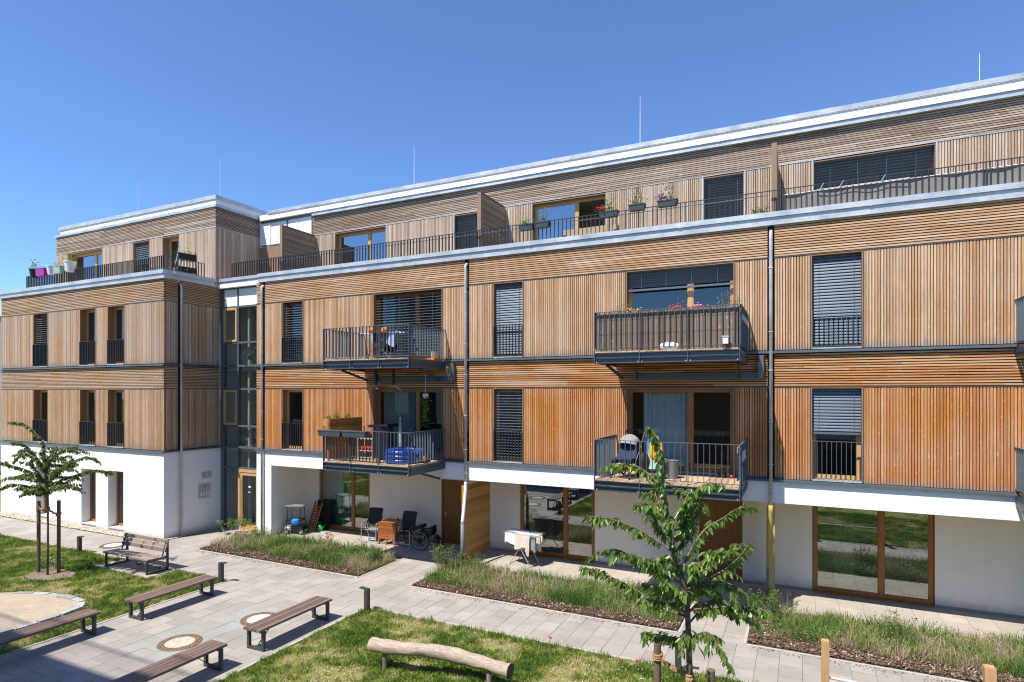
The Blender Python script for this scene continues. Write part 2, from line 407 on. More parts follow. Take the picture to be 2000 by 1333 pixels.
def window(W, a0, a1, z0, z1, splits=(), depth=0.2, blind=None, tilt=35, bmat='blind', cur=(), glass='glass', fmat='frame', rmat='reveal',
           room='room_d', sill='zinc', fw=0.075, open_sash=None, name='window', label=None, pitch=0.075, cords=2, reveal=True):
    fd = -depth; m = MB(); F = M[fmat]
    m.box(*W.bx(a0+0.02, a1-0.02, fd, fd-0.07, z1-0.02-fw, z1-0.02)); m.box(*W.bx(a0+0.02, a1-0.02, fd, fd-0.07, z0+0.02, z0+0.02+fw))
    m.box(*W.bx(a0+0.02, a0+0.02+fw, fd+0.002, fd-0.068, z0+0.02+fw, z1-0.02-fw)); m.box(*W.bx(a1-0.02-fw, a1-0.02, fd+0.002, fd-0.068, z0+0.02+fw, z1-0.02-fw))
    for sp in splits: m.box(*W.bx(sp-0.055, sp+0.055, fd+0.004, fd-0.066, z0+0.02+fw, z1-0.02-fw))
    wo = m.build(name, F, B, label=label)
    edges = [a0+0.02+fw] + [x for sp in splits for x in (sp-0.055, sp+0.055)] + [a1-0.02-fw]
    for i in range(0, len(edges), 2):
        if open_sash == i//2: continue
        s = MB(); e0, e1 = edges[i], edges[i+1]; zl, zh = z0+0.02+fw, z1-0.02-fw; t = 0.022
        s.box(*W.bx(e0, e0+t, fd-0.012, fd-0.05, zl, zh)); s.box(*W.bx(e1-t, e1, fd-0.012, fd-0.05, zl, zh))
        s.box(*W.bx(e0+t, e1-t, fd-0.013, fd-0.049, zl, zl+t)); s.box(*W.bx(e0+t, e1-t, fd-0.013, fd-0.049, zh-t, zh))
        s.build('sash', F, wo)
        MB().box(*W.bx(e0+t, e1-t, fd-0.028, fd-0.034, zl+t, zh-t)).build('pane', M[glass], wo)
    if reveal:
        r = MB(); t = 0.022
        r.box(*W.bx(a0, a0+t, 0.006, fd-0.07, z0, z1)); r.box(*W.bx(a1-t, a1, 0.006, fd-0.07, z0, z1)); r.box(*W.bx(a0+t, a1-t, 0.005, fd-0.07, z1-t, z1))
        r.build('reveal', M[rmat], wo)
    MB().box(*W.bx(a0+0.022, a1-0.022, 0.03, fd, z0-0.012, z0+0.016)).build('sill', M[sill], wo)
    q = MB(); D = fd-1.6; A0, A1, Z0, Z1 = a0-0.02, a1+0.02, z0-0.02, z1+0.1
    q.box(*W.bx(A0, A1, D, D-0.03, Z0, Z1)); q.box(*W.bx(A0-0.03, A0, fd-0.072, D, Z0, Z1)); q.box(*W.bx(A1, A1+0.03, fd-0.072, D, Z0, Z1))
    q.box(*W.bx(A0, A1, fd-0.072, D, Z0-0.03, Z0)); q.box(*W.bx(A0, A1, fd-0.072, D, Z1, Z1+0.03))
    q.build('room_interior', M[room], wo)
    if blind is not None:
        zb = z1-0.03-(z1-0.03-z0-0.06)*blind
        blind_mesh(W, a0+0.03, a1-0.03, zb, z1-0.05, -0.10, pitch, tilt, 0.075, blind < 0.985, cords).build('blind', M[bmat], wo, smooth=False)
    for (c0, c1, cm) in cur: curtain(W, c0, c1, fd-0.2, z0+0.03, z1-0.03, M[cm], wo)
    return wo
def juliet(W, a0, a1, z0, z1, mat=None):
    return railing(B, W, a0+0.03, a1-0.03, 0.012, z0, z1, 0.1, mat or M['rail'], 'window_railing', cap=0.03)

# ---- main front, storeys 1 and 2 -----------------------------------------------------------
XL, XR = -17.58, 7.0
GAPS = [-17.23, -8.86, -0.61]                 # downpipe joints in the cladding
W2 = [(-16.33,-15.34,'s'), (-12.33,-9.72,'b'), (-7.99,-7.03,'s'), (-4.08,-1.42,'b'), (0.23,1.26,'s')]
def cladding(W, x0, x1, wins, zb, zv, zt, mv, mh, gaps=(), gw=0.075):
    cuts = [x0] + [g for gp in gaps for g in (gp-gw, gp+gw)] + [x1]
    for i in range(0, len(cuts), 2):
        c0, c1 = cuts[i], cuts[i+1]
        hslats(W, c0, c1, zv+0.012, zt, mh)
        ws = sorted([w for w in wins if c0 <= w[0] < c1]); a = c0
        for w in ws:
            if w[0]-a > 0.03: vslats(W, a, w[0]-0.004, zb, zv-0.012, mv)
            a = w[1]+0.004
        if c1-a > 0.03: vslats(W, a, c1, zb, zv-0.012, mv)
cladding(MAIN, XL, XR, W2, 3.065, 5.215, 5.985, M['v2'], M['h2'], GAPS)
cladding(MAIN, XL, XR, W2, 6.075, 8.25, 9.02, M['v3'], M['h3'], GAPS)
trim = MB()
for z in (5.215, 8.25): trim.box(*MAIN.bx(XL, XR, -0.02, 0.012, z-0.01, z+0.01))
for w in W2:
    for z0, z1 in ((3.065,5.205),(6.075,8.24)):
        for a in (w[0]-0.012, w[1]+0.012): trim.box(*MAIN.bx(a-0.012, a+0.012, -0.02, 0.01, z0, z1))
trim.build('cladding_trim', M['brackets'], B)
belt = MB()
for z in (2.995, 6.0):
    belt.box(*MAIN.bx(XL-0.06, XR, -0.05, 0.075, z, z+0.05)); belt.box(*MAIN.bx(XL-0.06, XR, -0.05, 0.02, z+0.05, z+0.062))
belt.build('belt_flashing', M['steel_l'], B)
# windows, storey 1
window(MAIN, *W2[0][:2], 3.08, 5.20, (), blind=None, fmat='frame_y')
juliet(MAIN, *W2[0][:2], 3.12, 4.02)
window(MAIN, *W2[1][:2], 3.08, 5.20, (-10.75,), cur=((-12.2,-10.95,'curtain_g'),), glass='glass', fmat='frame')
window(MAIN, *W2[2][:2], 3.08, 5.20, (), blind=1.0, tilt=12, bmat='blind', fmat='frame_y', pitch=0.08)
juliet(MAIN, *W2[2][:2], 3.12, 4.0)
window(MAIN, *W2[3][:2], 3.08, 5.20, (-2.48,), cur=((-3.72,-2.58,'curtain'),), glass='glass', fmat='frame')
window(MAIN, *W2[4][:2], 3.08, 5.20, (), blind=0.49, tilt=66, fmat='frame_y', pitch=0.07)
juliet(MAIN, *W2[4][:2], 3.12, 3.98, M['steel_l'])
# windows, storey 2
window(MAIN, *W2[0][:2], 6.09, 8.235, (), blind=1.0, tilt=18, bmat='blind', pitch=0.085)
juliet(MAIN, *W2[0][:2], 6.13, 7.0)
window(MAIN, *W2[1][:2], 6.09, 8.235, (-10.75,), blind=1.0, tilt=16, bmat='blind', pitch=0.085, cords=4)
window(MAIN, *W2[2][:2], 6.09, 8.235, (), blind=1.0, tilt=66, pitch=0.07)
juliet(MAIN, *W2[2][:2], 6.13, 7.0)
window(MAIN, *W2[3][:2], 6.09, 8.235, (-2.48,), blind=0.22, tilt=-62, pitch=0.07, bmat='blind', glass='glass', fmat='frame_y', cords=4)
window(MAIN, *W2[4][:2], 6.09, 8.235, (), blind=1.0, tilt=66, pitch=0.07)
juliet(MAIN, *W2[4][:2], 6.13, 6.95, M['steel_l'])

# ---- ground floor ---------------------------------------------------------------------------
gf = MB()
gf.box(*MAIN.bx(XL, XR, 0.0, -0.26, 2.49, 2.993))                            # fascia beam
gf.box(*MAIN.bx(XL, -16.85, 0.0, -0.26, 0.0, 2.49))                          # end pier
gf.build('fascia', M['white'], B)
GW = [(-16.33,-13.90,0.02,2.32), (-7.96,-5.49,0.02,2.32), (0.29,2.88,0.02,2.32)]
GD = [(-10.87,-9.85,0.0,2.16), (-2.50,-1.38,0.0,2.28)]
rw = MB(); wall_holes(rw, RECESS, -16.85, XR, 0.0, 2.49, 0.0, -0.16, GW+GD)
rw.box(-17.1, -16.85, 0.262, 1.75, 0.0, 2.49)
rw.build('recess_wall', M['beige'], B)
for a0, a1 in ((-13.9,-10.87), (-9.85,-7.96), (-5.49,-2.5), (-1.38,0.29), (2.88,XR)): MB().box(*RECESS.bx(a0, a1, 0.0, 0.006, 0.0, 0.07)).build('plinth', M['plinth'], B)
MB().box(-17.1, XR, 0.262, 2.2, 2.5, 2.99).build('soffit', M['soffit'], B)
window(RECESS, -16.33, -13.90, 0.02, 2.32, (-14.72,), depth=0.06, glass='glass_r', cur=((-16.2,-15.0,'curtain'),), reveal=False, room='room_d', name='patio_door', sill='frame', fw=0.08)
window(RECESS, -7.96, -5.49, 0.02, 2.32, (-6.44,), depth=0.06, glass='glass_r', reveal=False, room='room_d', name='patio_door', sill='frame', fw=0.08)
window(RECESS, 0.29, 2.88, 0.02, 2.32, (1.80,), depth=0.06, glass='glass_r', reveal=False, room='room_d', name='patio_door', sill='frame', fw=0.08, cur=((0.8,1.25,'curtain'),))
blind_mesh(RECESS, 0.42, 2.75, 0.12, 2.2, -0.30, 0.062, 38, 0.06, False, 0).build('inner_blind', M['curtain'], B)
for (a0, a1, z0, z1) in GD:
    d = MB(); n = 9; w = (a1-a0-0.1)/n
    d.box(*RECESS.bx(a0, a0+0.05, -0.02, -0.12, z0, z1)); d.box(*RECESS.bx(a1-0.05, a1, -0.02, -0.12, z0, z1)); d.box(*RECESS.bx(a0+0.05, a1-0.05, -0.02, -0.12, z1-0.05, z1))
    do = d.build('front_door', M['door'], B)
    for i in range(n): link('door_board', boxes_mesh('door_board', [RECESS.bx(a0+0.052+i*w, a0+0.049+(i+1)*w, -0.045, -0.1, z0+0.01, z1-0.053)], M['door']), do)
    h = MB().tube([RECESS.p(a0+0.13,-0.04,1.02), RECESS.p(a0+0.13,0.015,1.02), RECESS.p(a0+0.26,0.015,1.02)], 0.011, 6); h.box(*RECESS.bx(a0+0.11, a0+0.15, -0.045, -0.036, 0.9, 1.06))
    h.build('door_handle', M['pipe'], do)
# boarded patio screen and timber column at the recess
sc = MB(); sc.box(-8.99, -8.955, 0.02, 1.6, 0.05, 2.30); sco = sc.build('patio_screen', M['screen'], B)
for i in range(16):
    link('screen_board', boxes_mesh('screen_board', [(-8.953,-8.935,0.02,1.6,0.06+i*0.14,0.06+i*0.14+0.136)], M['screen']), sco)
for i in range(16):
    link('screen_board', boxes_mesh('screen_board', [(-9.012,-8.992,0.02,1.6,0.06+i*0.14,0.06+i*0.14+0.132)], M['screen']), sco)
MB().box(-9.02,-8.93,-0.04,0.016,0.04,2.32).build('screen_post', M['screen'], sco)
cl = MB(); cl.box(-0.66,-0.53, 0.06, 0.19, 0.0, 2.49); cl.build('timber_column', M['column'], B)
sc2 = MB().box(-0.72,-0.68, 0.2, 1.5, 0.05, 2.3); sc2.build('patio_screen', M['column'], B)
# small wall fittings on the recess wall
MB().box(*RECESS.bx(-0.15,-0.03,0.0,0.02,0.28,0.36)).build('socket', M['white'], B)
MB().box(*RECESS.bx(-11.28,-11.18,0.0,0.02,1.05,1.15)).build('socket', M['white'], B)
MB().box(*RECESS.bx(-1.15,-0.95,0.0,0.03,2.3,2.42)).build('vent_cover', M['plinth'], B)

# ---- downpipes ------------------------------------------------------------------------------
def downpipe(x, zfoot, y=-0.075, lower=None):
    m = MB(); m.tube([(x, 0.02, 8.88), (x, -0.03, 8.86), (x, y-0.01, 8.80), (x, y, 8.70), (x, y, zfoot)], 0.040, 12)
    o = m.build('downpipe', M['pipe'], B, smooth=True)
    for z in (8.0, 6.5, 5.6, 4.4, 3.4, 2.7):
        if z > zfoot: MB().lathe((x, y, z), [(0.05,-0.012),(0.053,0),(0.05,0.012)], 12).build('pipe_clip', M['pipe'], o)
    return o
p1 = downpipe(-17.23, 0.0)
p2 = downpipe(-8.86, 2.42)
MB().tube([(-8.86,-0.075,2.44),(-8.86,-0.075,2.40),(-8.85,-0.10,2.2),(-8.78,-0.36,1.5),(-8.76,-0.42,1.4),(-8.76,-0.43,1.28)], 0.05, 12).build('offset_pipe', M['wpipe'], p2, smooth=True)
MB().tube([(-8.76,-0.43,1.30),(-8.76,-0.43,0.0)], 0.056, 12).build('standpipe', M['grey_pl'], p2, smooth=True)
p3 = downpipe(-0.61, 2.42)
MB().tube([(-0.61,-0.075,2.44),(-0.61,-0.06,2.3),(-0.62,0.05,2.0),(-0.66,0.12,0.9)], 0.05, 12).build('offset_pipe', M['column'], p3, smooth=True)
MB().tube([(-0.66,0.12,0.92),(-0.66,0.12,0.0)], 0.056, 12).build('standpipe', M['grey_pl'], p3, smooth=True)
wp = MB().tube([(-19.66,-1.47,8.9),(-19.63,-1.47,8.86),(-19.60,-1.47,8.75),(-19.60,-1.47,8.65),(-19.60,-1.47,0.0)], 0.040, 12).build('downpipe', M['pipe'], B, smooth=True)
for z in (7.4, 6.0, 4.6, 3.1, 1.6): MB().lathe((-19.60,-1.47,z), [(0.05,-0.012),(0.053,0),(0.05,0.012)], 12).build('pipe_clip', M['pipe'], wp)

# ---- terrace edge, penthouse storey --------------------------------------------------------
def coping(W, a0, a1, z0, z1, zl, over=0.09, up=0.16, seg=4.1, joint=True, name='coping'):
    m = MB()
    m.box(*W.bx(a0, a1, -0.06, over*0.55, z0, zl))                       # fascia sheet
    m.box(*W.bx(a0, a1, -0.062, over*0.55+0.012, z0-0.012, z0))          # drip edge
    m.box(*W.bx(a0, a1, -0.30, over, zl, z1))                            # coping cap
    o = m.build(name, M['zinc'], B)
    if joint:
        a = a0+seg*0.6
        while a < a1:
            MB().box(*W.bx(a-0.03, a+0.03, -0.305, over+0.004, zl-0.01, z1+0.004)).build('coping_joint', M['zinc'], o); a += seg
    return o
c1 = coping(MAIN, -17.45, XR, 9.02, 9.31, 9.19)
for i in range(64):                                                       # rivets of the coping
    a = -17.2+i*0.37
    if a < XR: MB().lathe((a, -0.053, 9.105), [(0.008,-0.008),(0.008,0.008)], 6).build('rivet', M['wpipe'], c1)
coping(Wall(0.10,'S'), -19.66, -17.46, 9.10, 9.31, 9.20, joint=False)     # over the stair glazing
MB().box(-19.64, -17.46, 0.02, 0.16, 8.96, 9.10).build('stair_fascia', M['white'], B)
slab = MB(); slab.box(-17.5, XR, 0.07, 8.0, 8.98, 9.08); slab.build('terrace_floor', M['plinth'], B)
PW = [(-15.66,-13.29,'b'), (-10.46,-9.55,'s'), (-7.60,-5.19,'b'), (-2.41,-1.35,'s'), (0.31,2.92,'b')]
cladding(PENT, -16.76, XR, PW, 9.10, 11.06, 11.84, M['v4'], M['h4'])
t2 = MB(); t2.box(*PENT.bx(-16.76, XR, -0.02, 0.012, 11.05, 11.07))
for w in PW:
    for a in (w[0]-0.012, w[1]+0.012): t2.box(*PENT.bx(a-0.012, a+0.012, -0.02, 0.01, 9.1, 11.05))
t2.build('cladding_trim', M['zinc'], B)
kw = dict(rmat='reveal_top', room='room')
window(PENT, *PW[0][:2], 9.12, 11.02, (-14.2,), glass='glass_s', fmat='frame_y', **kw)
window(PENT, *PW[1][:2], 9.12, 11.02, (), blind=1.0, tilt=-50, bmat='blind', **kw)
window(PENT, *PW[2][:2], 9.12, 11.02, (-6.17,), glass='glass_s', fmat='frame_y', open_sash=1, cur=((-7.5,-6.9,'curtain'),), **kw)
window(PENT, *PW[3][:2], 9.12, 11.02, (), blind=1.0, tilt=-50, bmat='blind', **kw)
window(PENT, *PW[4][:2], 9.12, 11.02, (1.6,), blind=1.0, tilt=-50, bmat='blind', cords=4, **kw)
ROOFW = Wall(1.84, 'S')
coping(ROOFW, -16.72, XR, 11.80, 11.925, 11.915, over=0.065, name='fascia_flashing')
wb = MB(); wb.box(-19.5, XR, 1.79, 2.2, 11.93, 12.14); wb.build('attic_fascia', M['white'], B)
rc = coping(Wall(1.80,'S'), -19.0, XR, 12.135, 12.27, 12.145, over=0.035, name='roof_coping', seg=3.4)
MB().box(-19.5, XR, 1.95, 9.5, 12.0, 12.16).build('roof', M['plinth'], B)
for a in (-17.2,-12.0,-8.0,-7.3,-6.2,-5.1,-3.9,-2.2,-0.9,0.35,1.4,2.2,3.6): MB().box(a, a+0.10, 1.98, 2.08, 12.24, 12.31).build('cable_holder', M['wpipe'], B)
for x, zt in ((4.22,13.93), (-4.68,14.73), (-13.56,14.71)):
    MB().tube([(x,4,12.1),(x,4,zt-0.9),(x,4,zt)], [0.014,0.011,0.006], 6).build('lightning_rod', M['wpipe'], B)
for x, zt in ((-24.59,16.14), (-34.76+4.0,15.9)):
    MB().tube([(x,4,12.2),(x,4,zt)], [0.014,0.006], 6).build('lightning_rod', M['wpipe'], B)
# terrace railing
railing(B, MAIN, -19.0, 5.2, -0.12, 9.26, 9.87, 0.118, M['rail'], 'terrace_railing', post=[-16.62+k*4.02 for k in range(6)], low=False)
MB().tube([(-18.6,0.16,9.775),(-0.7,0.16,9.775)], 0.012, 6).build('guard_tube', M['wpipe'], B)
MB().tube([(-0.35,0.16,9.735),(5.2,0.16,9.735)], 0.012, 6).build('guard_tube', M['wpipe'], B)
# slatted privacy screens between the terraces
def privacy(x, y0, y1, top):
    m = MB(); m.box(x-0.02, x+0.02, y0+0.1, y1, 9.12, top-0.01); o = m.build('privacy_screen', M['back'], B)
    rows = []
    for i in range(int((top-9.14)/PIT)):
        for sx in (-1, 1): rows.append((x+sx*0.022, x+sx*0.045, y0+0.1, y1, 9.14+i*PIT, 9.14+i*PIT+0.044))
    link('slat_cladding', boxes_mesh('slat_cladding', rows, M['hs4']), o, kind='stuff')
    MB().box(x-0.06, x+0.06, y0, y0+0.098, 9.05, top+0.004).build('screen_post', M['reveal_top'], o)
    MB().box(x-0.05, x+0.05, y0+0.1, y1, top-0.008, top+0.012).build('screen_cap', M['reveal'], o)
for x in (-16.62, -8.57, -0.55): privacy(x, 0.22, 1.86, 11.03)

# ---- stair tower glazing between block and wing --------------------------------------------
sg = MB(); A0, A1, AM = -19.72, -17.60, -18.76
levels = [0.02, 2.27, 3.04, 3.83, 5.20, 6.06, 6.92, 8.25, 8.95]
for a, w in ((A0, 0.22), (AM-0.035, 0.07), (A1-0.05, 0.05)): sg.box(*GLAZ.bx(a, a+w, 0.0, -0.12, 0.0, 8.96))
for z in levels[1:]:
    for a0, a1 in ((A0+0.22, AM-0.035), (AM+0.035, A1-0.05)): sg.box(*GLAZ.bx(a0, a1, 0.002, -0.118, z-0.035, z+0.035))
sgo = sg.build('stair_glazing', M['steel_l'], B)
for i in range(len(levels)-1):
    for k, (a0, a1) in enumerate(((A0+0.22, AM-0.035), (AM+0.035, A1-0.05))):
        z0, z1 = levels[i]+0.035, levels[i+1]-0.035
        if i == 7: MB().box(*GLAZ.bx(a0, a1, -0.02, -0.05, z0, z1)).build('white_panel', M['white'], sgo); continue
        if i == 0 and k == 1: continue
        if k == 0 and i in (3, 6):
            f = MB(); t = 0.075
            f.box(*GLAZ.bx(a0, a0+t, 0.03, -0.06, z0, z1)); f.box(*GLAZ.bx(a1-t, a1, 0.03, -0.06, z0, z1)); f.box(*GLAZ.bx(a0+t, a1-t, 0.028, -0.06, z0, z0+t)); f.box(*GLAZ.bx(a0+t, a1-t, 0.028, -0.06, z1-t, z1))
            f.build('casement', M['frame_y'], sgo); a0 += t; a1 -= t; z0 += t; z1 -= t
        MB().box(*GLAZ.bx(a0, a1, -0.03, -0.036, z0, z1)).build('pane', M['glass'], sgo)
st = MB(); st.box(-19.64, -17.62, 2.2, 2.25, 0.0, 9.0); st.box(-19.69,-19.64,0.3,2.2,0,9.0); st.box(-17.62,-17.57,0.3,2.2,0,9.0)
for z in (3.0, 6.0): st.box(-19.64,-17.62,0.32,2.2,z-0.12,z+0.02)
st.box(-18.5,-18.42,0.4,0.5,0.0,8.9)
st.box(-19.64,-17.62,0.3,2.2,8.95,9.0); st.build('stairwell', M['stair'], B)
en = MB(); e0, e1, t = AM+0.035, A1-0.05, 0.1
en.box(*GLAZ.bx(e0, e0+t, 0.03, -0.08, 0.02, 2.235)); en.box(*GLAZ.bx(e1-0.06, e1, 0.03, -0.08, 0.02, 2.235)); en.box(*GLAZ.bx(e0+t, e1-0.06, 0.028, -0.08, 2.135, 2.235)); en.box(*GLAZ.bx(e0+t, e1-0.06, 0.028, -0.08, 0.02, 0.06))
eo = en.build('entrance_door', M['frame_y'], B)
lf = MB(); l0, l1 = e0+t+0.005, e1-0.065
lf.box(*GLAZ.bx(l0, l0+0.11, 0.012, -0.05, 0.065, 2.125)); lf.box(*GLAZ.bx(l1-0.09, l1, 0.012, -0.05, 0.065, 2.125)); lf.box(*GLAZ.bx(l0+0.11, l1-0.09, 0.01, -0.05, 2.02, 2.125)); lf.box(*GLAZ.bx(l0+0.11, l1-0.09, 0.01, -0.05, 0.065, 0.22))
lf.build('door_leaf', M['frame_y'], eo)
MB().box(*GLAZ.bx(l0+0.11, l1-0.09, -0.02, -0.026, 0.22, 2.02)).build('pane', M['glass'], eo)
MB().tube([GLAZ.p(l0+0.05,0.012,1.85),GLAZ.p(l0+0.05,0.06,1.85),GLAZ.p(l0+0.05,0.06,0.45),GLAZ.p(l0+0.05,0.012,0.45)], 0.013, 8).build('pull_handle', M['brackets'], eo)
MB().box(*GLAZ.bx(l0+0.4, l0+0.52, -0.012, -0.018, 1.58, 1.64)).box(*GLAZ.bx(l0+0.38, l0+0.5, -0.012, -0.018, 1.40, 1.43)).build('sticker', M['wpipe'], eo)

# ---- the wing -------------------------------------------------------------------------------
WX0, WX1 = -30.32, -19.69
WW = [(-27.85,-26.80,'s'), (-24.63,-23.62,'s'), (-22.89,-21.89,'s')]
cladding(WING, WX0, WX1, WW, 3.065, 5.205, 5.985, M['v2w'], M['h3w'])
cladding(WING, WX0, WX1, WW, 6.075, 8.25, 9.02, M['v3w'], M['h3w'])
cladding(SIDE, -2.05, 0.16, [], 3.065, 5.205, 5.985, M['v2w'], M['hs'], [-1.47], 0.06)
cladding(SIDE, -2.05, 0.16, [], 6.075, 8.25, 9.02, M['v3w'], M['hs'], [-1.47], 0.06)
b2 = MB()
for z in (2.995, 6.0):
    b2.box(WX0-0.04, WX1+0.075, -2.125, -2.0, z, z+0.05); b2.box(WX1-0.05, WX1+0.075, -1.998, 0.17, z, z+0.05)
for z in (5.205, 8.25):
    b2.box(WX0, WX1+0.012, -2.062, -2.03, z-0.01, z+0.01); b2.box(WX1-0.02, WX1+0.012, -2.028, 0.16, z-0.01, z+0.01)
b2.build('belt_flashing', M['steel_l'], B)
for i, w in enumerate(WW):
    window(WING, w[0], w[1], 3.08, 5.19, (), depth=0.22, room='room', fmat='frame_y', cur=(((-22.3,-21.95,'curtain'),) if i == 2 else ()))
    juliet(WING, w[0], w[1], 3.12, 3.98)
    window(WING, w[0], w[1], 6.09, 8.235, (), depth=0.22, room='room', fmat='frame_y', blind=(1.0 if i == 0 else None), tilt=24, pitch=0.085)
    juliet(WING, w[0], w[1], 6.13, 7.0)
wg = MB(); WG = [(-27.66,-26.85,0.16,2.21), (-24.53,-23.62,0.14,2.19), (-22.86,-21.95,0.14,2.21)]
wall_holes(wg, WING, WX0, WX1, 0.0, 2.993, 0.0, -0.34, WG)
wg.box(WX1-0.3, WX1-0.001, -1.708, 0.3, 0.0, 2.993); wg.build('rendered_wall', M['white'], B)
for h in WG:
    window(WING, h[0]-0.02, h[1]+0.02, h[2]-0.02, h[3]+0.02, (), depth=0.30, fmat='frame', reveal=False, cur=((h[1]-0.45, h[1]-0.05,'curtain'),), room='room')
wl = MB(); wl.box(WX0, WX0+0.05, -1.98, 8, 0, 9.0); wl.box(WX0, WX1-0.05, 0.5, 8.0, 8.96, 9.06); wl.box(WX0,WX1-0.05,-1.98,0.5,8.96,9.06); wl.build('flank_wall', M['white'], B)
coping(WING, WX0-0.02, WX1+0.09, 9.02, 9.30, 9.17)
co = MB(); co.box(WX1-0.06, WX1+0.05, -2.0, 0.02, 9.02, 9.17); co.box(WX1-0.3, WX1+0.09, -2.0+0.3, 0.0, 9.17, 9.30); co.build('coping', M['zinc'], B)
# wing penthouse
WPX0 = -30.1
WPW = [(-29.18,-26.65,'b'), (-24.56,-23.50,'s'), (-22.70,-21.69,'s')]
cladding(WPENT, WPX0, -19.60, WPW, 9.08, 11.24, 11.99, M['v4'], M['h4'])
cladding(WPSIDE, -0.09, 2.42, [], 9.08, 11.24, 11.99, M['v4'], M['hs4'])
t3 = MB(); t3.box(WPX0, -19.588, -0.102, -0.07, 11.23, 11.25); t3.box(-19.62, -19.588, -0.069, 2.42, 11.23, 11.25); t3.build('cladding_trim', M['zinc'], B)
window(WPENT, *WPW[0][:2], 9.1, 11.2, (-27.6,), depth=0.28, glass='glass_s', fmat='frame_y', **kw)
window(WPENT, *WPW[1][:2], 9.1, 11.2, (), depth=0.28, blind=0.42, tilt=55, bmat='blind', fmat='frame_y', **kw)
window(WPENT, *WPW[2][:2], 9.1, 11.2, (), depth=0.28, fmat='frame_y', **kw)
for (z0, z1, o, mt, nm) in ((12.0, 12.09, 0.05, 'zinc', 'fascia_flashing'), (12.09, 12.29, 0.0, 'white', 'attic_fascia'), (12.29, 12.44, 0.04, 'zinc', 'roof_coping')):
    m = MB(); m.box(WPX0+(0.3 if nm != 'fascia_flashing' else 0)-o, -19.60+o, -0.09-o, 0.2, z0, z1); m.box(-19.9, -19.60+o, 0.2, 2.2, z0, z1); m.build(nm, M[mt], B)
MB().box(WPX0+0.4, -19.9, 0.1, 8.5, 12.1, 12.32).build('roof', M['plinth'], B)
MB().box(-19.58, -19.0, 1.9, 2.2, 9.1, 11.93).build('stair_head_wall', M['white'], B)
MB().box(-19.58, -16.77, 1.93, 2.0, 9.1, 11.93).build('stair_head_wall', M['white'], B)
MB().box(-19.57, -16.79, 1.880, 1.893, 9.11, 10.88).build('stair_head_door', M['reveal_top'], B)
hm = MB()
for x in (-18.1, -16.8): hm.box(x-0.03, x+0.03, 1.9, 1.932, 9.1, 11.93)
hm.box(-19.5, -16.77, 1.896, 1.93, 11.84, 11.93); hm.box(-19.5,-16.77,1.896,1.93,10.9,10.96); hm.build('stair_head_frame', M['steel_l'], B)
railing(B, WING, -28.75, -20.0, -0.2, 9.28, 9.86, 0.118, M['rail'], 'terrace_railing', low=False)
railing(B, Wall(-19.9,'E'), -1.85, -0.35, 0.0, 9.28, 9.86, 0.118, M['rail'], 'terrace_railing', low=False)
# house number and door intercom on the wing's flank
pn = MB().box(*SIDE.bx(-0.60,-0.24,0.0,0.03,1.93,2.15)); pno = pn.build('number_plate', M['pipe'], B)
tx = bpy.data.curves.new('house_number', 'FONT'); tx.body = '63'; tx.size = 0.19; tx.extrude = 0.004; tx.align_x = 'CENTER'; tx.align_y = 'CENTER'
tx.materials.append(M['wpipe']); t_o = bpy.data.objects.new('tmp_text', tx); COL.objects.link(t_o)
nm_ = bpy.data.meshes.new_from_object(t_o.evaluated_get(bpy.context.evaluated_depsgraph_get())); bpy.data.objects.remove(t_o)
to = link('house_number', nm_, pno)
to.location = (-19.655, -0.37, 2.035); to.rotation_euler = (R(90), 0, R(90))
ic = MB().box(*SIDE.bx(-0.75,-0.27,0.0,0.03,1.2,1.73)); ico = ic.build('intercom', M['pipe'], B)
MB().box(*SIDE.bx(-0.55,-0.47,0.03,0.035,1.62,1.66)).build('lens', M['black'], ico)
for k in range(4): MB().box(*SIDE.bx(-0.69+k*0.11,-0.63+k*0.11,0.03,0.036,1.28,1.44)).build('bell_button', M['wpipe'], ico)
# wall boarding behind all slats (one mesh)
for lst, mt in ((backing, 'back'), (backing_h, 'back_h')):
    for r_ in lst: link('backing_board', boxes_mesh('backing_board', [r_], M[mt]), B)
bw = MB()
H2 = [(w[0],w[1],z0,z1) for w in W2 for z0, z1 in ((3.05,5.21),(6.06,8.25))]
wall_holes(bw, MAIN, XL, XR, 2.995, 9.05, -0.065, -0.12, H2)
wall_holes(bw, WING, WX0, WX1-0.07, 2.995, 9.05, -0.065, -0.12, [(w[0],w[1],z0,z1) for w in WW for z0, z1 in ((3.05,5.2),(6.06,8.25))])
wall_holes(bw, SIDE, -1.98, 0.2, 2.995, 9.05, -0.065, -0.12, [])
wall_holes(bw, PENT, -16.76, XR, 9.05, 12.0, -0.065, -0.12, [(w[0],w[1],9.1,11.04) for w in PW])
wall_holes(bw, WPENT, WPX0, -19.67, 9.05, 12.1, -0.065, -0.12, [(w[0],w[1],9.09,11.22) for w in WPW])
wall_holes(bw, WPSIDE, -0.02, 2.4, 9.05, 12.1, -0.065, -0.12, [])
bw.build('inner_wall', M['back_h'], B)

MB().box(XR, XR+0.3, 0.02, 9.5, 0.0, 12.26).build('flank_wall', M['white'], B)
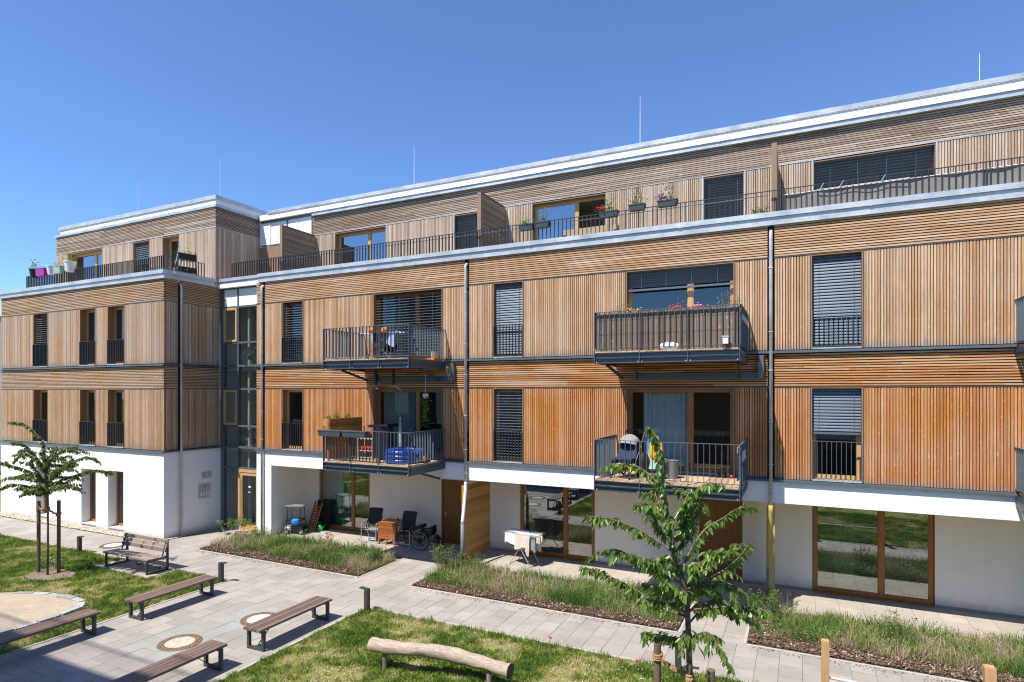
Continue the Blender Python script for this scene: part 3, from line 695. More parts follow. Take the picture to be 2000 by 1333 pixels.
# ---- steel balconies ------------------------------------------------------------------------
def balcony(x0, x1, zb, beam=False, name='balcony', yf=-1.85):
    m = MB(); zr = zb+1.20; g = 0.05
    # front channels (web + flanges)
    for za, zc in ((zb, zb+0.115), (zb+0.125, zb+0.235)):
        m.box(x0, x1, yf+0.045, yf+0.053, za, zc); m.box(x0, x1, yf, yf+0.045, za, za+0.009); m.box(x0, x1, yf, yf+0.045, zc-0.009, zc)
    for x, s in ((x0, 1), (x1, -1)):
        m.box(x, x+s*0.008, yf+0.054, 0.0, zb, zb+0.235); m.box(x+s*0.009, x+s*0.05, yf+0.054, 0.0, zb, zb+0.008); m.box(x-s*0.02, x-s*0.001, yf+0.054, -0.02, zb+0.12, zb+0.13)
    for k in range(1, 4):
        xx = x0+(x1-x0)*k/4; m.box(xx-0.03, xx+0.03, yf+0.06, -0.02, zb+0.1, zb+0.2)
    o = m.build(name, M['steel'], B)
    pm = MB().box(-0.006, 0.006, yf-0.012, yf+0.044, zb-0.01, zr-0.012).mesh('post', M['steel_l'])
    for k in range(4): link('post', pm, o, (x0+0.012+(x1-x0-0.024)*k/3, 0, 0))
    pm = MB().box(-0.012, 0.012, yf+0.07, yf+0.09, zb+0.02, zr-0.014).mesh('post', M['steel_l'])
    for x in (x0-0.014, x1+0.014): link('post', pm, o, (x, 0, 0))
    nb = int((x1-x0-0.06)/0.147); w = (x1-x0-0.06)/nb
    dm = MB().box(0, w-0.008, yf+0.0, -0.03, zb+0.245, zb+0.275).mesh('deck_board', M['deck'])
    for k in range(nb): link('deck_board', dm, o, (x0+0.03+k*w, 0.0, random.uniform(-0.002, 0.002)))
    rm = MB(); rm.box(x0, x1, yf-0.005, yf+0.04, zr-0.012, zr); rm.box(x0+0.01, x1-0.01, yf+0.008, yf+0.03, zb+0.34, zb+0.352)
    for x in (x0, x1): rm.box(x-0.022, x+0.022, yf+0.042, 0.0, zr-0.012, zr); rm.box(x-0.012, x+0.012, yf+0.05, -0.01, zb+0.34, zb+0.352)
    rm.build('handrail', M['steel_l'], o)
    me = baluster_mesh(0.846, 'X', M['steel_l']); n = round((x1-x0)/0.125)
    for i in range(1, n):
        x = x0+(x1-x0)*i/n
        if min(abs(x-(x0+0.012+(x1-x0-0.024)*k/3)) for k in range(4)) > 0.03: link('baluster', me, o, (x, yf+0.018, zb+0.345))
    me = baluster_mesh(0.846, 'Y', M['steel_l']); n = 14
    for i in range(1, n):
        for x in (x0, x1): link('baluster', me, o, (x, yf*(1-i/n), zb+0.345))
    for x, s in ((x0, 1), (x1, -1)): MB().bar((x+s*0.1, yf*0.62, zb-0.01), (x+s*0.18, -0.04, zb-0.30), 0.05, 0.06).build('knee_brace', M['brackets'], o)
    if beam:
        bm = MB(); bm.box(x0+0.55, x1+0.35, -0.14, -0.005, zb-0.36, zb-0.33); bm.box(x0+0.55, x1+0.35, -0.02, -0.005, zb-0.33, zb-0.2); bm.box(x1+0.25, x1+0.37, -0.13, -0.006, zb-0.33, zb+0.2); bm.box(x0+0.5, x0+0.56, -0.15, -0.006, zb-0.36, zb-0.1)
        bm.build('wall_bracket', M['steel_l'], o)
    bm = MB().tube([(0, 0, 0), (0, -0.018, 0)], 0.012, 6).mesh('bolt', M['wpipe'])
    for k in range(4):
        xx = x0+0.012+(x1-x0-0.024)*k/3
        for s in (-1, 1):
            if x0 < xx+s*0.045 < x1: link('bolt', bm, o, (xx+s*0.045, yf+0.045, zb+0.03))
    return o
M['deck'] = m_wood('balcony_deck_board', (0.36,0.25,0.16), (0.52,0.39,0.27), (50,4,50), 0.8, 'obj')
balcony(-12.70, -9.62, 2.78)
balcony(-12.70, -9.62, 5.76, True)
balcony(-4.35, -1.13, 2.78)
balcony(-4.35, -1.13, 5.76, True)
balcony(3.93, 7.0, 2.78)
balcony(3.93, 7.0, 5.76, True)
# ================================================================== GROUND
def vnoise(x, y, sc, seed=0):
    """value noise on arrays"""
    rs = np.random.RandomState(seed); T = rs.rand(64, 64)
    u, v = np.asarray(x)*sc+100, np.asarray(y)*sc+100
    i, j = np.floor(u).astype(int), np.floor(v).astype(int); fu, fv = u-i, v-j
    fu, fv = fu*fu*(3-2*fu), fv*fv*(3-2*fv); g = lambda a, b: T[a % 64, b % 64]
    return (g(i,j)*(1-fu)+g(i+1,j)*fu)*(1-fv)+(g(i,j+1)*(1-fu)+g(i+1,j+1)*fu)*fv
def fbm(x, y, sc, seed=0): return (vnoise(x,y,sc,seed)+0.5*vnoise(x,y,sc*2.1,seed+1)+0.25*vnoise(x,y,sc*4.3,seed+2))/1.75
def inpoly(px, py, poly):
    ins = np.zeros(len(px), bool); n = len(poly)
    for i in range(n):
        (x1, y1), (x2, y2) = poly[i], poly[(i+1) % n]
        c = ((y1 > py) != (y2 > py)) & (px < (x2-x1)*(py-y1)/(y2-y1+1e-12)+x1); ins ^= c
    return ins
def m_ground(name, stops, sc=0.9, fine=40, bump=0.6, rough=0.95):
    g = NG(name); p = g.pos(); a = g.noise(p, sc, 5, 0.65); b = g.noise(p, fine, 3)
    f = g.math('ADD', g.math('MULTIPLY', a, 0.65), g.math('MULTIPLY', b, 0.35))
    g.bump(b, bump, 0.02); return g.fin(g.ramp(f, stops), rough, 0, 0.15)
M['soil'] = m_ground('bare_soil', [(0.3,(0.13,0.10,0.07)),(0.7,(0.27,0.215,0.16))], 2.5)
M['lawn'] = m_ground('lawn_soil', [(0.32,(0.14,0.19,0.03)),(0.5,(0.24,0.24,0.08)),(0.68,(0.38,0.32,0.20))], 0.8)
M['mulch_base'] = m_ground('mulch_base', [(0.3,(0.05,0.034,0.022)),(0.7,(0.15,0.105,0.07))], 4)
M['sand'] = m_ground('play_sand', [(0.3,(0.33,0.275,0.205)),(0.7,(0.45,0.385,0.295))], 3.0, 14, 0.9)
M['granite'] = m_plain('granite_kerb', (0.34,0.345,0.345), 0.8, 0, 0.2, 30, 0.3, 90, rnd='obj')
M['joint'] = m_ground('paving_joint', [(0.3,(0.13,0.115,0.09)),(0.7,(0.21,0.185,0.145))], 5)
def m_paver(name, c, var):
    g = NG(name); p = g.pos(); a = g.noise(p, 1.1, 5, 0.6); b = g.noise(p, 90, 3)
    f = g.math('MULTIPLY', g.rng(a, 0.3, 0.7, 0.86, 1.10), g.rng(b, 0.3, 0.7, 0.94, 1.06))
    f = g.math('MULTIPLY', f, g.rng(objrand(g), 0, 1, 1-var, 1+var))
    st = g.rng(g.noise(p, 2.6, 5, 0.7), 0.56, 0.74); col = g.mix(1.0, c, g.grey(f), 'MULTIPLY')
    col = g.mix(g.math('MULTIPLY', st, 0.38), col, (0.20,0.17,0.13))
    g.bump(b, 0.15, 0.003); return g.fin(col, 0.85, 0, 0.25)
M['paver'] = m_paver('concrete_slab', (0.335,0.308,0.275), 0.10)
M['paver_p'] = m_paver('patio_slab', (0.40,0.36,0.31), 0.06)
M['paver_g'] = m_paver('greenish_slab', (0.32,0.325,0.295), 0.05)
M['kerb'] = m_plain('concrete_edging', (0.42,0.40,0.37), 0.9, 0, 0.1, 8)
def struct(o): o['kind'] = 'structure'; return o
struct(MB().quad((-400,-400,-0.06),(400,-400,-0.06),(400,400,-0.06),(-400,400,-0.06)).build('ground', M['lawn']))
PM = {}
def slabs(parent, x0, x1, y0, y1, cw=0.40, cl=0.5, mat='paver', jt=0.007, phase=0):
    n = max(1, round((x1-x0)/cw)); w = (x1-x0)/n
    for i in range(n):
        ys = [y0]; y = y0 + (cl if (i+phase) % 2 == 0 else cl*0.5)
        while y < y1-0.06: ys.append(y); y += cl
        ys.append(y1)
        for a, b in zip(ys, ys[1:]):
            mt = mat
            for mx_, my_ in ((-11.34,-7.32),(-10.9,-5.72)):
                if abs(x0+(i+0.5)*w-mx_) < 0.66 and abs((a+b)/2-my_) < 0.62: mt = 'paver_g'
            k = (round(w,4), round(b-a,3), mt)
            if k not in PM: PM[k] = MB().box(-w/2+jt/2, w/2-jt/2, -(b-a)/2+jt/2, (b-a)/2-jt/2, -0.05, 0).mesh('slab', M[mt])
            o = link('slab', PM[k], parent, (x0+(i+0.5)*w, (a+b)/2, random.uniform(-0.0022, 0.0022)), (random.uniform(-0.0025,0.0025), random.uniform(-0.0025,0.0025), 0))
def paving(name, rects, base=None, **kw):
    m = MB()
    for r in (base or rects): m.quad((r[0],r[2],-0.012),(r[1],r[2],-0.012),(r[1],r[3],-0.012),(r[0],r[3],-0.012))
    o = struct(m.build(name, M['joint']))
    for i, r in enumerate(rects): slabs(o, *r, phase=i, **kw)
    return o
paving('path', [(-13.85, 6.4, -4.05, -2.42), (-10.88, -9.24, -2.42, -0.1), (-2.28, -1.02, -2.42, -0.1)])
paving('wing_path', [(-31.0, -13.85, -4.05, -2.45), (-19.55, -17.55, -2.45, 0.14)], base=[(-60,-13.85,-4.05,-2.45),(-19.55,-17.55,-2.45,0.14)])
paving('plaza', [(-13.85, -9.25, -10.05, -4.05)], base=[(-13.85,-9.25,-16.1,-4.05)])
paving('patio', [(-16.85, 6.4, -0.1, 1.75)], cw=0.5, cl=0.62, mat='paver_p')
# kerbs along beds and lawns
def kerb(pts, w=0.055, z=0.012):
    m = MB()
    for a, b in zip(pts, pts[1:]): m.bar((*a, z/2-0.06), (*b, z/2-0.06), w, 0.12+z)
    return struct(m.build('edging_kerb', M['kerb']))
kerb([(-9.22,-15.9),(-9.22,-4.08)]); kerb([(-9.22,-4.08),(6.4,-4.08)]); kerb([(-13.88,-15.9),(-13.88,-4.2)])
kerb([(-31,-4.08),(-18.6,-4.08)])
kerb([(-17.5,-2.40),(-10.9,-2.40),(-10.9,-0.12)]); kerb([(-9.22,-0.12),(-9.22,-2.40),(-2.30,-2.40),(-2.30,-0.12)]); kerb([(-1.0,-0.12),(-1.0,-2.40),(6.4,-2.40)])
BED1 = [(-17.5,-2.38),(-10.94,-2.38),(-10.94,-0.62),(-11.9,-0.1),(-16.85,-0.1),(-17.3,0.05)]
BED2 = [(-9.18,-2.38),(-2.34,-2.38),(-2.34,-0.1),(-9.18,-0.1)]
BED3 = [(-0.96,-2.38),(6.4,-2.38),(6.4,-0.1),(-0.96,-0.1)]
def surf(name, poly, z, mat, amp=0.03, res=0.16, seed=3):
    xs = [p[0] for p in poly]; ys = [p[1] for p in poly]
    nx = max(2, int((max(xs)-min(xs))/res)); ny = max(2, int((max(ys)-min(ys))/res))
    gx, gy = np.meshgrid(np.linspace(min(xs),max(xs),nx+1), np.linspace(min(ys),max(ys),ny+1))
    gz = z + amp*(fbm(gx.ravel(), gy.ravel(), 1.3, seed)-0.4)
    ed = np.minimum(np.minimum(gx-min(xs), max(xs)-gx), np.minimum(gy-min(ys), max(ys)-gy)).ravel()
    gz = np.where(ed < 0.05, z-0.01, gz)
    v = np.stack([gx.ravel(), gy.ravel(), gz], 1)
    idx = np.arange((nx+1)*(ny+1)).reshape(ny+1, nx+1)
    f = np.stack([idx[:-1,:-1].ravel(), idx[:-1,1:].ravel(), idx[1:,1:].ravel(), idx[1:,:-1].ravel()], 1)
    c = v[f].mean(1); f = f[inpoly(c[:,0], c[:,1], poly)]
    return struct(link(name, np_mesh(name, v, f, M[mat], True)))
for p in (BED1, BED2, BED3): surf('planting_bed', p, 0.02, 'mulch_base', 0.08)
LAWNA = [(-34,-16.1),(-13.91,-16.1),(-13.91,-4.2),(-16.1,-4.11),(-34,-4.11)]
LAWNB = [(-9.19,-16.1),(12,-16.1),(12,-4.11),(-9.19,-4.11)]
SAND = [(-15.17,-7.16),(-15.48,-6.91),(-16.2,-6.85),(-17.08,-7.0),(-18.0,-7.44),(-19.5,-8.3),(-20.5,-9.6),(-20,-11),(-18,-11.6),(-16,-10.8),(-15.2,-9.3),(-15.05,-8.0)]
def smooth_loop(p, n=8):
    out = []; m = len(p)
    for i in range(m):
        p0, p1, p2, p3 = [Vector(p[(i+k) % m]) for k in (-1,0,1,2)]
        for j in range(n):
            t = j/n; out.append(tuple(0.5*((2*p1)+(p2-p0)*t+(2*p0-5*p1+4*p2-p3)*t*t+(3*p1-p0-3*p2+p3)*t**3)))
    return out
SANDL = smooth_loop(SAND)
surf('lawn', LAWNA, -0.02, 'lawn', 0.03); surf('lawn', LAWNB, -0.02, 'lawn', 0.03)
sp = empty('sandpit', (-17.6,-9.2,0), 0, 'sandpit with pale sand and grey granite kerb in the left lawn', 'sandpit')
so_ = surf('sand', SANDL, 0.03, 'sand', 0.10, 0.10, 9); so_.parent = sp; so_.location = (17.6,9.2,0); del so_['kind']
# kerb stones round the sand
acc = 0; pts = SANDL+[SANDL[0]]; L = [0]
for a, b in zip(pts, pts[1:]): L.append(L[-1]+math.dist(a,b))
def at_len(s):
    s %= L[-1]
    for i in range(len(L)-1):
        if L[i] <= s <= L[i+1]:
            t = (s-L[i])/(L[i+1]-L[i]+1e-9); return Vector((pts[i][0]+(pts[i+1][0]-pts[i][0])*t, pts[i][1]+(pts[i+1][1]-pts[i][1])*t))
km = [MB().box(-0.21,0.21,-0.075,0.075,-0.1,0.055+0.01*k).mesh('kerb_stone', M['granite']) for k in range(3)]
nst = int(L[-1]/0.44)
for i in range(nst):
    s0 = L[-1]*i/nst; a, b = at_len(s0), at_len(s0+L[-1]/nst); d = b-a
    link('kerb_stone', km[i % 3], sp, ((a.x+b.x)/2+17.6, (a.y+b.y)/2+9.2, random.uniform(0,0.01)), (0,0,math.atan2(d.y,d.x)))
# tree pit of bare soil and pad under the backed bench
PIT_C = (-18.75,-5.98)
pit = [(PIT_C[0]+0.72*math.cos(t)*(1+0.12*math.sin(3*t)), PIT_C[1]+0.5*math.sin(t)*(1+0.1*math.cos(2*t))) for t in np.linspace(0, 2*math.pi, 28, endpoint=False)]
surf('tree_pit', pit, 0.03, 'soil', 0.09, 0.07)
PAD = (-18.55,-16.05,-4.95,-4.1)
pad = struct(MB().quad((PAD[0],PAD[2],-0.005),(PAD[1],PAD[2],-0.005),(PAD[1],PAD[3],-0.005),(PAD[0],PAD[3],-0.005)).build('bench_pad', M['joint']))
slabs(pad, PAD[0], PAD[1], PAD[2], PAD[3], mat='paver'); 
for ch in pad.children: ch.location.z += 0.008
# ---- grass, weeds, mulch, gravel ------------------------------------------------------------
def attr(me, name, vals):
    a = me.attributes.new(name, 'FLOAT', 'POINT'); a.data.foreach_set('value', np.asarray(vals, dtype=np.float32))
def m_blade(name, stops, trans=0.35):
    g = NG(name); at = g.n('ShaderNodeAttribute', attribute_name='dry')
    col = g.ramp(at.outputs['Fac'], stops); g.fin(col, 0.6, 0, 0.25)
    tl = g.n('ShaderNodeBsdfTranslucent'); g.l(col, tl.inputs[0]); mx = g.n('ShaderNodeMixShader'); mx.inputs[0].default_value = trans
    g.l(g.b.outputs[0], mx.inputs[1]); g.l(tl.outputs[0], mx.inputs[2]); g.l(mx.outputs[0], g.out.inputs[0]); return g.m
M['blade'] = m_blade('grass_blade', [(0.0,(0.11,0.19,0.028)),(0.3,(0.215,0.30,0.05)),(0.55,(0.33,0.375,0.085)),(0.78,(0.47,0.41,0.21)),(1.0,(0.58,0.48,0.32))])
M['weed'] = m_blade('weed_leaf', [(0.0,(0.09,0.175,0.035)),(0.35,(0.19,0.29,0.06)),(0.6,(0.30,0.36,0.11)),(0.8,(0.43,0.34,0.21)),(1.0,(0.58,0.47,0.35))])
def blades(name, x, y, z, h, w, lean, dry, mat, parent=None):
    n = len(x); an = np.random.rand(n)*6.283; la = np.random.rand(n)*6.283
    dx, dy = np.cos(an)*w/2, np.sin(an)*w/2; lx, ly = np.cos(la)*lean*h, np.sin(la)*lean*h
    P = np.stack([np.stack([x-dx,y-dy,z],1), np.stack([x+dx,y+dy,z],1), np.stack([x+dx*.7+lx*.35,y+dy*.7+ly*.35,z+h*.6],1), np.stack([x-dx*.7+lx*.35,y-dy*.7+ly*.35,z+h*.6],1), np.stack([x+lx,y+ly,z+h*(1-0.25*lean)],1)],1)
    b = np.arange(n)[:,None]*5
    f = np.concatenate([b+np.array([[0,1,2]]), b+np.array([[0,2,3]]), b+np.array([[3,2,4]])])
    me = np_mesh(name, P.reshape(-1,3), f, M[mat]); attr(me, 'dry', np.repeat(dry, 5))
    return link(name, me, parent, kind='stuff')
def lawn_grass(poly, dens, box, far=False, seed=0):
    x0, x1, y0, y1 = box; n = int(dens*(x1-x0)*(y1-y0)); x = np.random.uniform(x0,x1,n); y = np.random.uniform(y0,y1,n)
    k = inpoly(x, y, poly) & ~inpoly(x, y, SANDL) & ~inpoly(x, y, pit) & ~((x > PAD[0]) & (x < PAD[1]) & (y > PAD[2]) & (y < PAD[3]))
    x, y = x[k], y[k]; m = fbm(x, y, 1.1, 20+seed); c = fbm(x, y, 4.2, 40+seed)
    dry = np.clip((m-0.5)*2.4+(c-0.5)*2.0+0.44+np.random.normal(0,0.2,len(x)), 0, 1)
    k = np.random.rand(len(x)) < np.clip(1.25-0.75*dry, 0.35, 1); x, y, dry, c = x[k], y[k], dry[k], c[k]
    h = (0.03+0.06*np.random.rand(len(x)))*(1.3-0.7*dry)*(0.35+1.4*fbm(x, y, 6.0, 70+seed))
    return blades('grass', x, y, np.full(len(x), -0.015), h, 0.011+0.008*np.random.rand(len(x)), 0.2+0.75*np.random.rand(len(x)), dry, 'blade')
tag(lawn_grass(LAWNB, 2600, (-9.19,5.5,-9.5,-4.11), seed=1), 'short sunlit grass with dry patches on the lawn around the log', 'grass')
tag(lawn_grass(LAWNA, 2100, (-27,-13.91,-10.5,-4.11), seed=2), 'short patchy grass on the lawn around the sandpit', 'grass')
tag(lawn_grass(LAWNB, 260, (-9.19,10,-16,-9.5), seed=3), 'grass of the lawn nearest the viewer', 'grass')
# taller tufts along the lawn edges
def tufts(name, cen, cnt, r, h, dry, lean=0.6, w=0.012, mat='blade', parent=None):
    xs, ys, hs, ds = [], [], [], []
    for (cx, cy, s) in cen:
        n = max(3, int(cnt*s)); a = np.random.rand(n)*6.283; q = np.sqrt(np.random.rand(n))*r*s
        xs.append(cx+np.cos(a)*q); ys.append(cy+np.sin(a)*q); hs.append(h*s*(0.45+0.75*np.random.rand(n))); ds.append(np.clip(np.random.normal(dry,0.14,n),0,1))
    x = np.concatenate(xs); return blades(name, x, np.concatenate(ys), np.full(len(x),-0.005), np.concatenate(hs), w*(0.7+0.6*np.random.rand(len(x))), lean*np.random.rand(len(x))*1.4, np.concatenate(ds), mat, parent)
ed = [(random.uniform(-9.1,4.5), -4.16-random.random()*0.12, random.uniform(0.5,1.3)) for _ in range(95)] + [(-9.14+random.random()*0.1, random.uniform(-8.5,-4.2), random.uniform(0.4,1.0)) for _ in range(30)] + [(random.uniform(-9,4), random.uniform(-8,-4.3), random.uniform(0.5,1.2)) for _ in range(70)]
tag(tufts('grass_tufts', ed, 26, 0.11, 0.13, 0.28), 'taller grass tufts along the path edge of the centre lawn', 'grass')
ed = [(random.uniform(-24,-13.95), -4.16-random.random()*0.1, random.uniform(0.4,1.1)) for _ in range(70)] + [(-13.96-random.random()*0.1, random.uniform(-10,-4.3), random.uniform(0.4,1.0)) for _ in range(40)] + [(random.uniform(-22,-14), random.uniform(-7.5,-4.3), random.uniform(0.5,1.2)) for _ in range(55)]
tag(tufts('grass_tufts', ed, 24, 0.11, 0.12, 0.25), 'taller grass tufts scattered on the left lawn', 'grass')
# clover and daisies
def daisies(cx, cy, r, n, nm):
    a = np.random.rand(n)*6.283; q = np.sqrt(np.random.rand(n))*r
    rows = [(cx+q[i]*math.cos(a[i])-0.008, cx+q[i]*math.cos(a[i])+0.008, cy+q[i]*math.sin(a[i])-0.008, cy+q[i]*math.sin(a[i])+0.008, 0.05, 0.058) for i in range(n)]
    return link(nm, boxes_mesh(nm, rows, M['wpipe']), kind='stuff')
dz = daisies(-3.2, -5.1, 0.9, 40, 'daisies'); tag(dz, 'white daisies in the lawn beside the right tree', 'daisies')
dz = daisies(-7.6, -7.2, 0.45, 24, 'daisies'); tag(dz, 'white daisies in the lawn left of the log', 'daisies')
dz = daisies(-20.1, -5.3, 0.3, 40, 'daisies'); tag(dz, 'pale clover patch in the left lawn', 'daisies')
def bed_plants(poly, box, n, seed, front, nm):
    x0, x1, y0, y1 = box; x = np.random.uniform(x0,x1,n); y = np.random.uniform(y0,y1,n)
    m = fbm(x, y, 1.6, 60+seed); k = inpoly(x, y, poly) & (y > front+0.35*(fbm(x, y, 2.5, 80+seed)-0.4)) & (np.random.rand(n) < np.clip(m*2.0-0.15, 0.12, 1))
    x, y, m = x[k], y[k], m[k]; N = len(x)
    dry = np.clip(0.36+2.2*(fbm(x,y,1.7,90+seed)-0.5)+np.random.normal(0,0.22,N), 0, 1)
    h = (0.07+0.30*np.random.rand(N)**2.2)*(0.45+1.0*m)
    o = blades(nm, x, y, np.full(N,0.03), h, 0.008+0.008*np.random.rand(N), 0.9*np.random.rand(N), dry, 'weed')
    return o
tag(bed_plants(BED1, (-17.4,-10.95,-2.35,-0.1), 24000, 1, -2.05, 'bed_grasses'), 'wild grasses and weeds filling the left planting bed', 'ground cover')
tag(bed_plants(BED2, (-9.1,-2.4,-2.35,-0.15), 28000, 2, -2.05, 'bed_grasses'), 'wild grasses and weeds filling the middle planting bed', 'ground cover')
tag(bed_plants(BED3, (-0.9,5.5,-2.35,-0.15), 28000, 3, -1.98, 'bed_grasses'), 'wild grasses and dry stems filling the right planting bed', 'ground cover')
def bed_leaves(poly, box, n, seed, front, nm):
    x0, x1, y0, y1 = box; x = np.random.uniform(x0,x1,n); y = np.random.uniform(y0,y1,n); m = fbm(x, y, 1.9, 120+seed)
    k = inpoly(x, y, poly) & (y > front+0.3*(fbm(x, y, 3, 140+seed)-0.4)) & (np.random.rand(n) < np.clip((m-0.42)*4, 0.0, 1)); x, y, m = x[k], y[k], m[k]; N = len(x)
    z = 0.04+np.random.rand(N)*0.34*np.clip(m*1.6-0.4, 0.1, 1); a = np.random.rand(N)*6.283; L = np.random.uniform(0.03,0.075,N); w = L*0.45; t = np.random.uniform(-0.2,0.9,N)
    u = np.stack([np.cos(a)*np.cos(t), np.sin(a)*np.cos(t), np.sin(t)],1); s = np.stack([-np.sin(a), np.cos(a), 0.3*np.random.normal(0,1,N)],1); P = np.stack([x,y,z],1)
    V = np.stack([P, P+u*(L*0.5)[:,None]+s*(w*0.5)[:,None], P+u*L[:,None]-np.array([0,0,0.01]), P+u*(L*0.5)[:,None]-s*(w*0.5)[:,None]],1).reshape(-1,3)
    b = np.arange(N)[:,None]*4; me = np_mesh(nm, V, np.concatenate([b+np.array([[0,1,3]]), b+np.array([[1,2,3]])]), M['weed']); attr(me, 'dry', np.repeat(np.clip(np.random.normal(0.30,0.17,N),0,1),4))
    return link(nm, me, kind='stuff')
tag(bed_leaves(BED1, (-17.4,-10.95,-2.35,-0.1), 9000, 1, -2.0, 'leafy_weeds'), 'broad-leaved weeds among the grasses of the left planting bed', 'ground cover')
tag(bed_leaves(BED2, (-9.1,-2.4,-2.35,-0.15), 11000, 2, -2.0, 'leafy_weeds'), 'broad-leaved weeds among the grasses of the middle planting bed', 'ground cover')
tag(bed_leaves(BED3, (-0.9,5.5,-2.35,-0.15), 11000, 3, -1.95, 'leafy_weeds'), 'broad-leaved weeds among the grasses of the right planting bed', 'ground cover')
def chips(poly, box, n, seed, nm, mat='chip', sz=(0.008,0.026), z=0.05):
    x0, x1, y0, y1 = box; x = np.random.uniform(x0,x1,n); y = np.random.uniform(y0,y1,n); k = inpoly(x, y, poly); x, y = x[k], y[k]; N = len(x)
    a = np.random.rand(N)*6.283; L = np.random.uniform(sz[0],sz[1],N); w = L*np.random.uniform(0.3,0.6,N); t1, t2 = np.random.normal(0,0.35,N), np.random.normal(0,0.35,N)
    ux, uy = np.cos(a), np.sin(a); zz = z+np.random.rand(N)*0.02
    def pt(su, sv): return np.stack([x+ux*L*su-uy*w*sv, y+uy*L*su+ux*w*sv, zz+L*su*t1+w*sv*t2], 1)
    c = [pt(-1,-1),pt(1,-1),pt(1,1),pt(-1,1)]; d = np.array([0,0,-0.008])
    v = np.stack(c+[q+d for q in c],1).reshape(-1,3); f = (np.arange(N)[:,None,None]*8+np.array([[0,1,2,3],[0,4,5,1],[1,5,6,2],[2,6,7,3],[3,7,4,0]])[None]).reshape(-1,4)
    return link(nm, np_mesh(nm, v, f, M[mat]), kind='stuff')
g = NG('bark_chip'); M['chip'] = g.fin(g.ramp(island(g), [(0,(0.05,0.03,0.02)),(0.45,(0.12,0.078,0.05)),(0.8,(0.215,0.15,0.105)),(0.95,(0.36,0.28,0.21)),(1,(0.55,0.47,0.38))]), 0.9, 0, 0.15)
g = NG('pebble'); M['pebble'] = g.fin(g.ramp(island(g), [(0,(0.22,0.18,0.14)),(0.4,(0.42,0.36,0.28)),(0.75,(0.55,0.49,0.40)),(1,(0.66,0.63,0.57))]), 0.8, 0, 0.25)
tag(chips(BED1, (-17.45,-10.95,-2.37,-1.3), 9000, 1, 'bark_mulch'), 'brown bark mulch at the front of the left planting bed', 'mulch')
tag(chips(BED2, (-9.15,-2.35,-2.37,-1.2), 11000, 2, 'bark_mulch'), 'brown bark mulch at the front of the middle planting bed', 'mulch')
tag(chips(BED3, (-0.95,5.0,-2.37,-1.1), 11000, 3, 'bark_mulch'), 'brown bark mulch at the front of the right planting bed', 'mulch')
def pebbles(box, n, nm, sz=(0.018,0.042)):
    x0, x1, y0, y1 = box; x = np.random.uniform(x0,x1,n); y = np.random.uniform(y0,y1,n); r = np.random.uniform(*sz,n); a = np.random.rand(n)*6.28
    oc = np.array([[1,0,0],[0,1,0],[-1,0,0],[0,-1,0],[0.1,0.1,0.8],[0,0,-0.6],[0.7,0.7,0.25],[-0.7,0.7,0.2],[-0.7,-0.7,0.3],[0.7,-0.7,0.2]])
    ca, sa = np.cos(a), np.sin(a); st = np.random.uniform(0.65,1.0,n)
    V = np.stack([x[:,None]+r[:,None]*(oc[:,0]*ca[:,None]-oc[:,1]*st[:,None]*sa[:,None]), y[:,None]+r[:,None]*(oc[:,0]*sa[:,None]+oc[:,1]*st[:,None]*ca[:,None]), 0.012+np.random.rand(n)[:,None]*0.02+r[:,None]*0.6*oc[:,2]], 2).reshape(-1,3)
    F = np.array([[0,6,4],[6,1,4],[1,7,4],[7,2,4],[2,8,4],[8,3,4],[3,9,4],[9,0,4],[6,0,5],[1,6,5],[7,1,5],[2,7,5],[8,2,5],[3,8,5],[9,3,5],[0,9,5]])
    return link(nm, np_mesh(nm, V, (np.arange(n)[:,None,None]*10+F[None]).reshape(-1,3), M['pebble']), kind='stuff')
struct(MB().quad((-31,-2.45,-0.004),(-19.52,-2.45,-0.004),(-19.52,0.15,-0.004),(-31,0.15,-0.004)).build('gravel_bed', M['soil']))
tag(pebbles((-30.4,-19.55,-2.43,-2.06), 5200, 'gravel'), 'strip of pale pebbles along the foot of the white wing wall', 'gravel')
tag(pebbles((-19.68,-19.5,-2.3,0.1), 600, 'gravel'), 'pebbles along the shaded side wall by the entrance', 'gravel')
tag(pebbles((-18.6,-17.35,-0.35,0.12), 800, 'gravel'), 'pale pebbles at the foot of the glazed entrance door', 'gravel')

spl = np.concatenate([np.stack([np.random.uniform(-17.3,-11,260), -2.44-np.abs(np.random.normal(0,0.10,260))],1), np.stack([np.random.uniform(-9,-2.4,300), -2.44-np.abs(np.random.normal(0,0.10,300))],1), np.stack([np.random.uniform(-0.9,4.5,260), -2.44-np.abs(np.random.normal(0,0.10,260))],1)])
rows = [(x_-s_, x_+s_, y_-s_*0.5, y_+s_*0.5, 0.003, 0.009) for (x_, y_), s_ in zip(spl, np.random.uniform(0.005,0.014,len(spl)))]
tag(link('spilled_chips', boxes_mesh('spilled_chips', rows, M['chip']), kind='stuff'), 'bark chips spilled from the beds onto the path', 'mulch')
